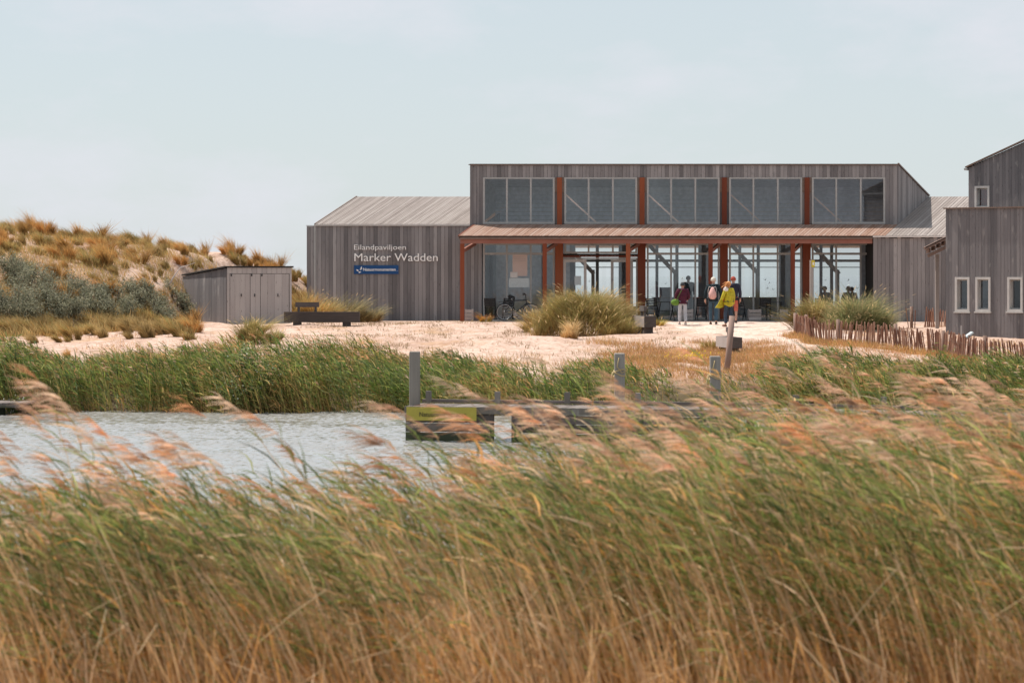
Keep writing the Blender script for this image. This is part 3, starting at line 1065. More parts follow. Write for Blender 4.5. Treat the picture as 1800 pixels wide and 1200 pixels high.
class Facade:
    """A rotated wall: left corner seen at px, depth y0."""
    def __init__(self, px, y0):
        self.o = Vector((wx(px, y0), y0, 0))

    def s(self, px):
        k = (px - 900.0) / F
        return (k * self.o.y - self.o.x) / (AD.x - k * AD.y)

    def y(self, s):
        return self.o.y + AD.y * s

    def z(self, py, px):
        return wz(py, self.y(self.s(px)))

    def p(self, s, z, out=0.0):
        q = self.o + AD * s + AN * out
        return Vector((q.x, q.y, z))


def fac_box(name, mat, fc, s0, s1, o0, o1, z0, z1, parent):
    c = fc.p((s0 + s1) / 2, (z0 + z1) / 2, (o0 + o1) / 2)
    return box(name, mat, c, (abs(s1 - s0), abs(o1 - o0), abs(z1 - z0)), parent, (0, 0, -ROT))


M['red_curtain'] = flat_mat('red_curtain', (0.22, 0.05, 0.03), 0.9)
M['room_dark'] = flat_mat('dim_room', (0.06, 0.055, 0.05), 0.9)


def small_window(fc, s0, s1, z0, z1, parent, sill=True, curtain=False):
    w = bpy.data.objects.new('window', None)
    w.matrix_basis = Matrix.Translation(fc.p((s0 + s1) / 2, z0))
    link(w, parent)
    t, dp = 0.075, 0.17
    for (a, b, p, q) in ((s0, s0 + t, z0, z1), (s1 - t, s1, z0, z1), (s0 + t, s1 - t, z1 - t, z1), (s0 + t, s1 - t, z0, z0 + t)):
        fac_box('frame', M['pale_frame'], fc, a, b, -dp, 0.05, p, q, w)
    t2 = t + 0.04
    for (a, b, p, q) in ((s0 + t, s0 + t2, z0 + t, z1 - t), (s1 - t2, s1 - t, z0 + t, z1 - t), (s0 + t2, s1 - t2, z1 - t2, z1 - t), (s0 + t2, s1 - t2, z0 + t, z0 + t2)):
        fac_box('sash', M['frame'], fc, a, b, -dp + 0.01, -dp + 0.06, p, q, w)
    g = [fc.p(s0 + t2 - .01, z0 + t2 - .01, -dp + 0.03), fc.p(s1 - t2 + .01, z0 + t2 - .01, -dp + 0.03), fc.p(s1 - t2 + .01, z1 - t2 + .01, -dp + 0.03), fc.p(s0 + t2 - .01, z1 - t2 + .01, -dp + 0.03)]
    mesh_obj('pane', g, [(0, 1, 2, 3)], M['glass'], w)
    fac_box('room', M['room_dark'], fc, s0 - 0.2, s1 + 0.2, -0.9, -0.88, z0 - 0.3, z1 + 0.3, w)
    if curtain:
        fac_box('curtain', M['red_curtain'], fc, s0 + t, s0 + t + 0.30, -dp - 0.10, -dp - 0.07, z0, z1 - t, w)
    if sill:
        fac_box('sill', M['pale_frame'], fc, s0 - 0.03, s1 + 0.03, 0.0, 0.085, z0 - 0.045, z0 - 0.002, w)


low = thing('annex', 'low dark timber building with three narrow windows at the right edge', 'building', (wx(1663, 88), 88, -2.2))
fl = Facade(1663, 88.0)
ZT = fl.z(366.5, 1663)
zbase = -2.35
wins = [(1679.5, 1705), (1715.5, 1742), (1771.5, 1798.5)]
wo = []
for a, b in wins:
    sa, sb = fl.s(a), fl.s(b)
    wo.append((sa, sb, fl.z(547.5, (a + b) / 2), fl.z(487, (a + b) / 2)))
LEN = 5.4
plank_wall(low, M['annex_wood'], fl.p(0, 0), AD, AN, zbase, ZT - 0.02, sorted([0, LEN] + [v for o in wo for v in o[:2]]), wo, bw=0.115, gap=0.004)
seg = [0] + [v for o in wo for v in o[:2]] + [LEN]
for i in range(0, len(seg), 2):
    fac_box('wall', M['backing'], fl, seg[i] + 0.005, seg[i + 1] - 0.005, -0.18, -0.004, zbase, ZT - 0.05, low)
for (sa, sb, za, zb_) in wo:
    fac_box('wall', M['backing'], fl, sa - 0.004, sb + 0.004, -0.18, -0.006, zbase, za - 0.003, low)
    fac_box('wall', M['backing'], fl, sa - 0.004, sb + 0.004, -0.18, -0.006, zb_ + 0.003, ZT - 0.052, low)
    small_window(fl, sa, sb, za, zb_, low)
fac_box('roof_cap', M['cap'], fl, -0.05, LEN, -0.30, 0.11, ZT - 0.018, ZT + 0.022, low)
fac_box('roof', M['roof_felt'], fl, 0.0, LEN, -5.0, -0.31, ZT - 0.12, ZT - 0.03, low)
fac_box('wall', M['annex_wood'], fl, 0.0, 0.06, -5.0, -0.181, zbase, ZT - 0.13, low)
# lean-to roof on its left side
for (a, b, c, d) in ((1625, 437, 1690, 405), (1631, 450, 1690, 421)):
    MB().bar(at(a, b, 91.0), at(c, d, 91.0), 0.16, 0.10).build('eave_board', M['pole_wood'], low)
for k in range(4):
    MB().bar(at(1634 + k * 9, 440 - k * 4.4, 91.05), at(1634 + k * 9, 440 - k * 4.4, 91.05) + Vector((0.3, 2.5, 0.0)), 0.07, 0.14).build('rafter_end', M['pole_wood'], low)
pr = [at(1627, 436, 90.9), at(1690, 404.5, 90.9)]
MB().prism([pr[0], pr[1], pr[1] + Vector((0.3, 2.6, 0)), pr[0] + Vector((0.3, 2.6, 0))], (0, 0, 0.03)).build('lean_to_roof', M['roof_felt'], low)
xp = wx(1647, 92)
rect('post', M['crate_wood'], xp - 0.06, xp + 0.06, 91.9, 92.0, -2.0, wz(447, 92), low)

tow = thing('tower_house', 'tall grey timber gable rising behind the low right building', 'building', (wx(1703, 94), 94, -2.0))
ft = Facade(1703, 94.0)
s_r = ft.s(1800)
zl, zr_ = ft.z(293, 1703), ft.z(248, 1800)
gs = (zr_ - zl) / s_r
LEN2 = s_r + 2.2
top = lambda s: zl + gs * min(s, s_r + 1.0) - max(0.0, s - s_r - 1.0) * gs
wa, wb = ft.s(1714), ft.s(1740)
wop = [(wa, wb, ft.z(367, 1727), ft.z(327, 1727))]
plank_wall(tow, M['annex_wood'], ft.p(0, 0), AD, AN, 1.2, lambda s: top(s) - 0.05, [0, wa, wb, LEN2], wop, bw=0.12, gap=0.004)
for (a, b, lo) in ((0.01, wa - 0.004, 1.2), (wb + 0.004, LEN2, 1.2), (wa, wb, wop[0][3] + 0.003)):
    n = 8
    pts = [ft.p(a, lo, -0.005), ft.p(b, lo, -0.005)] + [ft.p(b + (a - b) * k / n, top(b + (a - b) * k / n) - 0.08, -0.005) for k in range(n + 1)]
    MB().prism(pts, -AN * 0.17).build('wall', M['backing'], tow)
small_window(ft, wa, wb, wop[0][2], wop[0][3], tow, sill=False, curtain=True)
MB().bar(ft.p(-0.08, top(0) - 0.02, 0.06), ft.p(s_r + 1.0, top(s_r + 1.0) + 0.01, 0.06), 0.14, 0.045).build('verge', M['cap'], tow)
MB().prism([ft.p(-0.08, top(0) - 0.045, 0.0), ft.p(s_r + 1.0, top(s_r + 1.0) - 0.045, 0.0), ft.p(s_r + 1.0, top(s_r + 1.0) - 0.045, -5), ft.p(-0.08, top(0) - 0.045, -5)], (0, 0, -0.02)).build('roof', M['roof_felt'], tow)
fac_box('gutter', M['frame'], ft, -0.14, -0.02, -5.0, 0.10, zl - 0.13, zl - 0.05, tow)
fac_box('wall', M['annex_wood'], ft, 0.0, 0.06, -5.0, -0.18, 1.2, zl - 0.14, tow)

# ------------------------------------------------------------------ shed on the left
sh = thing('shed', 'small grey board shed with double doors standing at the foot of the dune', 'shed', (wx(400, 100), 100, -1.7))
YC = 100.0
c0 = Vector((wx(399, YC), YC, 0))
fr_dir = Vector((0.985, 0.174, 0)).normalized()
l_end = Vector((wx(322, 103.2), 103.2, 0))
ld = (l_end - c0)
LL = ld.length
ld.normalize()
fn = Vector((fr_dir.y, -fr_dir.x, 0))
ln = Vector((ld.y, -ld.x, 0)) * -1
if ln.y > 0:
    ln = -ln
FW = 2.42
zt_f = wz(470.5, YC)
zt_l = wz(485, 103.2)
zb_s = -1.95
bd = 0.235
dz_top = zt_f - 0.22
# front: frame boards and three doors of vertical boards
rect_ = lambda a, b, o0, o1, z0, z1, nm, mt: box(nm, mt, (lambda q: (q.x, q.y, (z0 + z1) / 2))(c0 + fr_dir * ((a + b) / 2) + fn * ((o0 + o1) / 2)), (b - a, abs(o1 - o0), z1 - z0), sh, (0, 0, math.atan2(fr_dir.y, fr_dir.x)))
rect_(0.02, FW - 0.02, -0.10, -0.002, zb_s, zt_f - 0.03, 'wall', M['backing'])
for i in range(13):
    a = FW * i / 13
    rect_(a + 0.004, a + FW / 13 - 0.004, 0.0, 0.022 + rnd.uniform(0, .006), dz_top + 0.004, zt_f, 'wall_plank', M['shed_wood'])
rect_(0.0, 0.10, 0.0, 0.024, zb_s, dz_top, 'wall_plank', M['shed_wood'])
rect_(FW - 0.08, FW, 0.0, 0.024, zb_s, dz_top, 'wall_plank', M['shed_wood'])
dd = [0.112, 0.87, 1.25, FW - 0.09]
for i in range(3):
    a, b = dd[i], dd[i + 1] - 0.012
    door = rect_(a, b, -0.001, 0.004, zb_s + 0.05, dz_top - 0.012, 'door', M['backing'])
    k = 4 if i != 1 else 2
    for j in range(k):
        p_, q_ = a + (b - a) * j / k, a + (b - a) * (j + 1) / k
        cc = c0 + fr_dir * ((p_ + q_) / 2) + fn * 0.018
        box('door_plank', M['shed_wood'], (cc.x, cc.y, (zb_s + 0.05 + dz_top - 0.012) / 2), (q_ - p_ - 0.005, 0.02, dz_top - 0.012 - zb_s - 0.05), door, (0, 0, math.atan2(fr_dir.y, fr_dir.x)))
    hx = {0: 0.53, 1: 1.03, 2: 1.9}[i]
    cc = c0 + fr_dir * hx + fn * 0.045
    box('handle', M['black_metal'], (cc.x, cc.y, -0.72), (0.03, 0.04, 0.11), door, (0, 0, math.atan2(fr_dir.y, fr_dir.x)))
    for t_ in (a + 0.05,):
        cc = c0 + fr_dir * t_ + fn * 0.035
        box('hinge', M['black_metal'], (cc.x, cc.y, dz_top - 0.06), (0.05, 0.02, 0.08), door, (0, 0, math.atan2(fr_dir.y, fr_dir.x)))
# left side
nb = 15
for i in range(nb):
    a, b = LL * i / nb, LL * (i + 1) / nb
    cc = c0 + ld * ((a + b) / 2) + ln * (0.012 + rnd.uniform(0, .006))
    zt = zt_f + (zt_l - zt_f) * (a + b) / 2 / LL - 0.02
    box('wall_plank', M['annex_wood'], (cc.x, cc.y, (zb_s + zt) / 2), (b - a - 0.006, 0.024, zt - zb_s), sh, (0, 0, math.atan2(ld.y, ld.x)))
c1 = c0 + fr_dir * FW
c2 = c0 + ld * LL
c3 = c2 + fr_dir * FW
ov = 0.07


def vz(v, z):
    return Vector((v.x, v.y, z))


MB().prism([vz(c0 + fn * ov - fr_dir * ov + ln * 0.03, zt_f + 0.012), vz(c1 + fn * ov + fr_dir * ov, zt_f + 0.012), vz(c3 + fr_dir * ov, zt_l + 0.012), vz(c2 - fr_dir * ov, zt_l + 0.012)], (0, 0, 0.05)).build('roof', M['roof_felt'], sh)
MB().prism([vz(c0 + ld * .05 + fr_dir * .05, zb_s), vz(c1 + ld * .05, zb_s), vz(c3, zb_s), vz(c2 + fr_dir * .05, zb_s)], (0, 0, zt_l - zb_s - 0.1)).build('wall', M['backing'], sh)

# ------------------------------------------------------------------ benches made of heavy sleepers
def bench(label, loc, rz, length, back_at, back_len, sc=1.0):
    b = thing('bench', label, 'bench', (0, 0, 0), 'timber benches on the sand')
    bm_ = MB().box(-length / 2, length / 2, -0.21, 0.21, 0.20, 0.58)
    o = bm_.build('seat_beam', M['sleeper_wood'], b)
    o.data.materials.append(M['sunlit_bench_wood'])  # paler copy of the wood: sunlight on one long side, put into the colour
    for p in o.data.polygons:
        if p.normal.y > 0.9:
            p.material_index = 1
    for s in (-1, 1):
        rect('foot', M['sleeper_wood'], s * length * 0.33 - 0.14, s * length * 0.33 + 0.14, -0.16, 0.16, -0.15, 0.198, b)
    for s in (-1, 1):
        xk = back_at + s * back_len * 0.36
        rect('back_post', M['sleeper_wood'], xk - 0.04, xk + 0.04, 0.06, 0.13, 0.582, 0.80, b)
    rect('backrest', M['sleeper_wood'], back_at - back_len / 2, back_at + back_len / 2, 0.045, 0.155, 0.75, 0.93, b)
    b.location = loc
    b.rotation_euler = (0, 0, rz)
    b.scale = (sc, sc, sc)
    return b


def gp(px, py):
    """Ground point under a pixel of the photograph."""
    Y = 66.0
    for _ in range(600):
        if (HY - py) / F * Y <= gz(wx(px, Y), Y):
            break
        Y += 0.1
    return (wx(px, Y), Y)


def on_ground(px, Y, dz=0.0):
    x = wx(px, Y)
    return Vector((x, Y, gz(x, Y) + dz))


p = on_ground(566, 97.5)
bench('long dark sleeper bench seen side-on in front of the left grass clump', (p.x, p.y, wz(573.5, 97.5) - 0.05), R(-2), 2.74, -0.55, 0.86)
p = gp(1134, 586.5)
bench('sleeper bench seen end-on right of the big marram clump', (p[0], p[1] + 1.2, gz(*p) + 0.02), R(98), 2.5, -0.5, 0.8, 0.95)
p = gp(1286, 624)
bench('sleeper bench seen end-on half hidden behind the leaning pole', (p[0], p[1] + 1.0, gz(*p) + 0.03), R(98), 2.4, -0.6, 0.8, 0.84)

# ------------------------------------------------------------------ jetty, mooring posts, small dock
jet = thing('jetty', 'low grey timber jetty with boarded side standing in the water', 'jetty', (-2.3, 59, WATER))
JZ = wz(713.6, 58.9)
PA, PB, PC = Vector((wx(713, 58.9), 58.9, 0)), Vector((5.4, 57.0, 0)), Vector((12.5, 53.4, 0))
for (A, B, first) in ((PA, PB, True), (PB, PC, False)):
    d = (B - A).normalized()
    n_ = Vector((-d.y, d.x, 0))
    L = (B - A).length
    ang = math.atan2(d.y, d.x)
    k = int(L / 0.15)
    for i in range(k):
        c = A + d * ((i + 0.5) * L / k) + n_ * 0.75
        box('deck_board', M['deck_wood'], (c.x, c.y, JZ - 0.02 + rnd.uniform(0, .006)), (L / k - 0.012, 1.5, 0.04), jet, (0, 0, ang))
    for off in (-0.025, 1.46):
        c = A + d * (L / 2) + n_ * off
        box('edge_beam', M['pile_wood'], (c.x, c.y, JZ - 0.075), (L + 0.02, 0.07, 0.15), jet, (0, 0, ang))
    c = A + d * (L / 2) + n_ * 1.40
    box('kerb_beam', M['deck_wood'], (c.x, c.y, JZ + 0.06), (L, 0.12, 0.07), jet, (0, 0, ang))
    for i in range(5 if first else 4):
        q = A + d * (L * (i + 0.12) / (5 if first else 4)) + n_ * 1.2
        box('cleat_post', M['pile_wood'], (q.x, q.y, JZ + 0.16), (0.11, 0.11, 0.26), jet, (0, 0, ang))
    for i in range(4 if first else 3):
        q = A + d * (L * (i + 0.75) / (4 if first else 3)) + n_ * 1.2
        MB().tube([(q.x, q.y, WATER - 1), (q.x, q.y, JZ - 0.16)], 0.09, 8).build('pile', M['sleeper_wood'], jet, True)
    if first:
        rows = [(0.0, 1.92), (2.47, 7.4)]
        for a, b in rows:
            for j in range(4):
                z0_, z1_ = WATER - 0.12 + j * 0.2, WATER - 0.12 + (j + 1) * 0.2 - 0.012
                z1_ = min(z1_, JZ - 0.153)
                c = A + d * ((a + b) / 2) + n_ * 0.02
                box('side_board', M['sleeper_wood'], (c.x, c.y, (z0_ + z1_) / 2), (b - a, 0.05, z1_ - z0_), jet, (0, 0, ang))
        for a in (1.92, 2.40):
            c = A + d * (a + 0.035) + n_ * 0.05
            box('frame_post', M['sleeper_wood'], (c.x, c.y, (WATER + JZ) / 2 - 0.1), (0.07, 0.1, JZ - WATER - 0.1), jet, (0, 0, ang))
jd = (PB - PA).normalized()
ys_ = 58.78
js = thing('jetty_sign', 'yellow-green name board fixed to the left end of the jetty', 'sign', (wx(716, ys_), ys_, wz(738, ys_)))
x0, x1 = wx(714.5, ys_), wx(838, ys_)
MB().prism([(x0, ys_ - 0.02, wz(738.5, ys_)), (x1, ys_ - 0.42, wz(739.5, ys_ - .42)), (x1, ys_ - 0.42, wz(715.8, ys_ - .42)), (x0, ys_ - 0.02, wz(715.0, ys_))], (0, 0.03, 0)).build('board', M['sign_yellow'], js)
t = text_mesh('lettering', 'Natuurmonumenten', wx(737.5, ys_), wx(820, ys_), wz(731.3, ys_), ys_ - 0.03, 0.006, M['sign_dark'], js, 8.0 * ys_ / F, 0.004, cap=CAPH)
co = np.zeros(len(t.data.vertices) * 3)
t.data.vertices.foreach_get('co', co)
co = co.reshape(-1, 3)
co[:, 1] += -(co[:, 0] - x0) / (x1 - x0) * 0.40 + 0.003
t.data.vertices.foreach_set('co', co.ravel())


def mooring_post(label, px, Y, py_top, w=0.235, rope=False, lean=0.0):
    x = wx(px, Y)
    m_ = thing('mooring_post', label, 'post', (x, Y, WATER), 'square mooring posts by the jetty')
    zt = wz(py_top, Y)
    o = MB().bar((x, Y, WATER - 1.2), (x + lean, Y, zt), w, w, (0, 1, 0)).build('post', M['pile_wood'], m_)
    bv = o.modifiers.new('bevel', 'BEVEL')
    bv.width = 0.015
    bv.segments = 1
    if rope:
        r_ = MB()
        pts = []
        for k in range(44):
            t = k / 43
            a = t * 2 * math.pi * 2.6
            rr = w * 0.5 * (1 / max(abs(math.cos(a)), abs(math.sin(a)))) * 0.93 + 0.02
            pts.append((x + rr * math.cos(a), Y + rr * math.sin(a), zt - 0.38 - 0.12 * t + 0.05 * math.sin(a * 1.5)))
        r_.tube(pts, 0.016, 6)
        r_.build('rope', M['rope'], m_, True)
        pts = [(x - 0.16, Y - 0.15, zt - 0.42), (x - 0.20, Y - 0.17, zt - 0.6), (x - 0.22, Y - 0.15, zt - 0.85), (x - 0.19, Y - 0.1, zt - 1.1)]
        MB().tube(pts, 0.015, 6).build('rope', M['rope'], m_, True)
        MB().tube([(x - 0.02, Y - 0.135, zt - 0.1), (x - 0.06, Y - 0.14, zt - 0.3), (x + 0.05, Y - 0.14, zt - 0.45), (x + 0.13, Y - 0.13, zt - 0.4)], 0.014, 6).build('rope', M['rope'], m_, True)
    return m_


mooring_post('grey mooring post at the left end of the jetty beside the yellow-green board', 729, 59.25, 617.5)
mooring_post('grey mooring post in the middle with a rope tied around it', 1089, 61.0, 620.5, rope=True)
mooring_post('grey mooring post nearest the leaning brown pole with a loose rope', 1257, 60.6, 625.5, rope=True)
# leaning pole
pl = thing('leaning_pole', 'tall brown pole leaning to the right behind the mooring posts', 'pole', (wx(1273, 74), 74, -2.7))
MB().tube([(wx(1275, 74), 74, -3.0), (wx(1281, 74), 74, wz(620, 74)), (wx(1287.5, 74), 74.1, wz(555.5, 74))], [0.088, 0.085, 0.082], 10).build('pole', M['pole_wood'], pl, True)
# little dock at the far left
dk = thing('small_dock', 'short low timber dock at the left edge of the water', 'dock', (wx(10, 69.5), 69.5, WATER))
for i in range(9):
    x = wx(48, 69.5) - 0.08 - i * 0.16
    box('deck_board', M['deck_wood'], (x, 70.2, wz(709.5, 69.5)), (0.145, 1.5, 0.05), dk)
rect('edge_beam', M['sleeper_wood'], wx(-80, 69.5), wx(47, 69.5), 69.4, 69.5, wz(716, 69.5), wz(711.0, 69.5), dk)
for px in (-40, 4, 40):
    MB().tube([(wx(px, 69.8), 69.8, WATER - 1), (wx(px, 69.8), 69.8, wz(711.5, 69.8))], 0.08, 8).build('pile', M['sleeper_wood'], dk, True)

# ------------------------------------------------------------------ fences of split pales
PALES = []
for v in range(6):
    r2 = random.Random(v)
    b_ = MB()
    w0_, w1_ = 0.020 + r2.uniform(-.005, .006), 0.017 + r2.uniform(-.005, .005)
    pts = [(0, 0, 0), (r2.uniform(-.012, .012), 0, 0.5), (r2.uniform(-.01, .01), 0, 0.96), (0.004, 0, 1.0)]
    b_.tube(pts, [w0_, (w0_ + w1_) / 2, w1_, w1_ * 0.4], 5)
    me = bpy.data.meshes.new('pale_mesh')
    me.from_pydata(b_.v, [], b_.f)
    me.materials.append(M['pale_fence'])
    PALES.append(me)


def pale_fence(label, path, top_px, n, posts=()):
    f = thing('paling_fence', label, 'fence', (path[0][0], path[0][1], gz(*path[0])), 'split pale fences')
    P = [Vector((a, b, 0)) for a, b in path]
    seg = [0]
    for a, b in zip(P[:-1], P[1:]):
        seg.append(seg[-1] + (b - a).length)
    wire = {0.3: [], 0.75: []}
    for i in range(n):
        s = seg[-1] * (i + rnd.uniform(-.25, .25)) / (n - 1)
        s = min(max(s, 0), seg[-1] - 1e-3)
        j = max(k for k in range(len(seg) - 1) if seg[k] <= s)
        q = P[j].lerp(P[j + 1], (s - seg[j]) / (seg[j + 1] - seg[j]))
        g = gz(q.x, q.y) - 0.05
        h = top_px * rnd.uniform(0.88, 1.08)
        o = bpy.data.objects.new('pale', rnd.choice(PALES))
        ry = rnd.gauss(0, 0.06) + 0.10 * math.sin(s * 1.1)
        o.matrix_basis = Matrix.LocRotScale(Vector((q.x, q.y + rnd.uniform(-.02, .02), g)), Matrix.Rotation(ry, 3, 'Y').to_quaternion() @ Matrix.Rotation(rnd.gauss(0, .04), 3, 'X').to_quaternion() @ Matrix.Rotation(rnd.uniform(0, 6.28), 3, 'Z').to_quaternion(), Vector((rnd.uniform(.7, 1.4), rnd.uniform(.7, 1.4), h)))
        link(o, f)
        for k in wire:
            wire[k].append((q.x, q.y - 0.03, g + h * k * 0.93))
    for k, pts in wire.items():
        MB().tube(pts, 0.004, 4).build('wire', M['wire'], f)
    for s in posts:
        s_ = s * seg[-1]
        j = max(k for k in range(len(seg) - 1) if seg[k] <= min(s_, seg[-1] - 1e-3))
        q = P[j].lerp(P[j + 1], (s_ - seg[j]) / (seg[j + 1] - seg[j]))
        g = gz(q.x, q.y) - 0.2
        MB().tube([(q.x, q.y + 0.06, g), (q.x, q.y + 0.06, g + top_px + 0.22)], 0.055, 7).build('fence_post', M['pole_wood'], f, True)
    return f


path = [gp(1396, 590), gp(1425, 598), gp(1480, 606), gp(1560, 614), gp(1640, 622), gp(1690, 634), gp(1740, 641), gp(1830, 652)]
pale_fence('long curving fence of brown split pales in front of the right building', path, 0.76, 290, (0.02, 0.2, 0.38, 0.55, 0.7, 0.86))
path = [gp(1597, 577), gp(1625, 575), gp(1665, 574)]
pale_fence('short gappy pale fence between the pavilion and the right building', path, 0.72, 22, (0.02, 0.62))

# ------------------------------------------------------------------ signs on posts
q = gp(1426, 590)
wp = thing('waymark_post', 'slim pale post with a yellow plate behind the right grass clump', 'signpost', (q[0], 94, gz(q[0], 94)))
yy = 94.0
rect('post', M['crate_wood'], wx(1424, yy), wx(1429.6, yy), yy, yy + 0.11, -2.1, wz(457, yy), wp)
rect('plate', M['yellow'], wx(1426.5, yy), wx(1432, yy), yy - 0.03, yy - 0.004, wz(469.5, yy), wz(457.5, yy), wp)
rect('mark', M['sign_white'], wx(1428.2, yy), wx(1430.4, yy), yy - 0.036, yy - 0.031, wz(466, yy), wz(461, yy), wp)
yy = 77.0
ip = thing('info_lectern', 'sloping pale information panel on a grey post in front of the fence', 'information panel', (wx(1693, yy), yy, gz(wx(1693, yy), yy)))
rect('post', M['pile_wood'], wx(1689.5, yy), wx(1697, yy), yy - 0.05, yy + 0.05, -2.9, wz(601, yy), ip)
rect('post', M['crate_wood'], wx(1688.7, yy + .6), wx(1690.4, yy + .6), yy + 0.55, yy + 0.6, -2.9, wz(572, yy + .6), ip)
A, B = at(1684, 601.5, yy), at(1709, 584, yy)
MB().bar(A, B, 0.42, 0.045).build('panel', M['panel_face'], ip)
MB().bar(A + Vector((0.02, 0, -0.045)), B + Vector((0.02, 0, -0.045)), 0.30, 0.03).build('panel_back', M['pile_wood'], ip)

# ------------------------------------------------------------------ chairs, tables, crates on the terrace
def make_chair():
    c = thing('folding_chair', '', '', (0, 0, 0), 'black folding chairs along the glass front')
    for i in range(5):
        rect('seat_slat', M['black_metal'], -0.2, 0.2, -0.19 + i * 0.08, -0.125 + i * 0.08, 0.44, 0.455, c)
    for i in range(5):
        box('back_slat', M['black_metal'], (0, 0.215 + i * 0.018, 0.56 + i * 0.068), (0.40, 0.014, 0.052), c, (R(-14), 0, 0))
    for s in (-1, 1):
        MB().bar((s * 0.21, -0.22, 0.0), (s * 0.21, 0.30, 0.88), 0.02, 0.032, (1, 0, 0)).build('leg', M['black_metal'], c)
        MB().bar((s * 0.185, 0.24, 0.0), (s * 0.185, -0.17, 0.445), 0.02, 0.032, (1, 0, 0)).build('leg', M['black_metal'], c)
    rect('stretcher', M['black_metal'], -0.2, 0.2, -0.10, -0.08, 0.20, 0.22, c)
    return c


def make_table():
    t = thing('bistro_table', '', '', (0, 0, 0), 'black folding tables along the glass front')
    for i in range(7):
        rect('top_slat', M['black_metal'], -0.33, 0.33, -0.33 + i * 0.095, -0.248 + i * 0.095, 0.705, 0.725, t)
    for s in (-1, 1):
        MB().bar((s * 0.3, -0.28, 0.0), (s * 0.3, 0.28, 0.70), 0.025, 0.03, (1, 0, 0)).build('leg', M['black_metal'], t)
        MB().bar((s * 0.265, 0.28, 0.0), (s * 0.265, -0.28, 0.70), 0.025, 0.03, (1, 0, 0)).build('leg', M['black_metal'], t)
    rect('stretcher', M['black_metal'], -0.26, 0.26, -0.01, 0.01, 0.34, 0.36, t)
    return t


def make_crate():
    c = thing('wooden_crate', '', '', (0, 0, 0), 'whitewashed crates along the glass front')
    for i in range(3):
        for s in (-1, 1):
            rect('slat', M['crate_wood'], -0.24, 0.24, s * 0.16 - 0.008, s * 0.16 + 0.008, 0.01 + i * 0.145, 0.13 + i * 0.145, c)
            rect('slat', M['crate_wood'], s * 0.245 - 0.008, s * 0.245 + 0.008, -0.15, 0.15, 0.01 + i * 0.145, 0.13 + i * 0.145, c)
    for sx in (-1, 1):
        for sy in (-1, 1):
            rect('corner_post', M['crate_wood'], sx * 0.215 - 0.02, sx * 0.215 + 0.02, sy * 0.13 - 0.02, sy * 0.13 + 0.02, 0.0, 0.44, c)
    rect('bottom', M['crate_wood'], -0.22, 0.22, -0.14, 0.14, 0.012, 0.03, c)
    return c


def spread_copies(maker, cat, spots):
    proto = maker()
    for i, (px, y, rz, label) in enumerate(spots):
        o = proto if i == 0 else copy_tree(proto)
        o.location = (wx(px, y), y, FLOOR - 0.022 if y > YF - 2.3 else gz(wx(px, y), y))
        o.rotation_euler = (0, 0, rz)
        o['label'] = label
        o['category'] = cat


spread_copies(make_chair, 'chair', [
    (862, YF - 0.75, R(175), 'black slatted folding chair beside the leftmost glass bay'),
    (893, YF - 0.6, R(190), 'black slatted folding chair behind the bicycle'),
    (1146, YF - 0.8, R(172), 'black folding chair just right of the second fat red column'),
    (1233, YF - 0.7, R(185), 'black folding chair behind the person with the backpack'),
    (1300, YF - 0.7, R(160), 'black folding chair behind the yellow coat'),
    (1345, YF - 0.75, R(178), 'black folding chair between two white crates in the fourth bay'),
    (1440, YF - 0.8, R(186), 'black folding chair behind the waymark post'),
    (1492, YF - 0.8, R(175), 'black folding chair in the rightmost bay behind the grass clump'),
])
spread_copies(make_table, 'table', [
    (1170, YF - 0.9, R(10), 'black folding table left of the purple jacket'),
    (1360, YF - 1.0, R(-6), 'black folding table right of the chair in the fourth bay'),
    (1465, YF - 1.0, R(4), 'black folding table between chairs in the rightmost bay'),
])
spread_copies(make_crate, 'crate', [
    (825, YF - 1.2, R(88), 'whitewashed crate at the foot of the leftmost canopy post'),
    (1207, YF - 1.0, R(4), 'whitewashed crate behind the purple jacket'),
    (1326, YF - 1.2, R(6), 'whitewashed crate just right of the yellow coat'),
    (1378, YF - 1.1, R(86), 'whitewashed crate left of the rightmost thin red post'),
])

# ------------------------------------------------------------------ bicycle
bk = thing('bicycle', 'dark bicycle with pale rims by the first glass bay, half behind the marram', 'bicycle', (0, 0, 0))


def wheel(cx):
    w = bpy.data.objects.new('wheel', None)
    w.matrix_basis = Matrix.Translation((cx, 0, 0.33))
    link(w, bk)
    ring = lambda r_: [(cx + r_ * math.cos(2 * math.pi * k / 32), 0, 0.33 + r_ * math.sin(2 * math.pi * k / 32)) for k in range(32)]
    MB().tube(ring(0.325), 0.019, 8, True).build('tyre', M['rubber'], w, True)
    MB().tube(ring(0.298), 0.014, 6, True).build('rim', M['steel'], w, True)
    MB().tube([(cx, -0.05, 0.33), (cx, 0.05, 0.33)], 0.03, 8).build('hub', M['steel'], w, True)
    for k in range(18):
        a = 2 * math.pi * k / 18
        MB().bar((cx + 0.02 * math.cos(a), 0.02 * (-1) ** k, 0.33 + 0.02 * math.sin(a)), (cx + 0.29 * math.cos(a), 0, 0.33 + 0.29 * math.sin(a)), 0.004, 0.004).build('spoke', M['steel'], w)


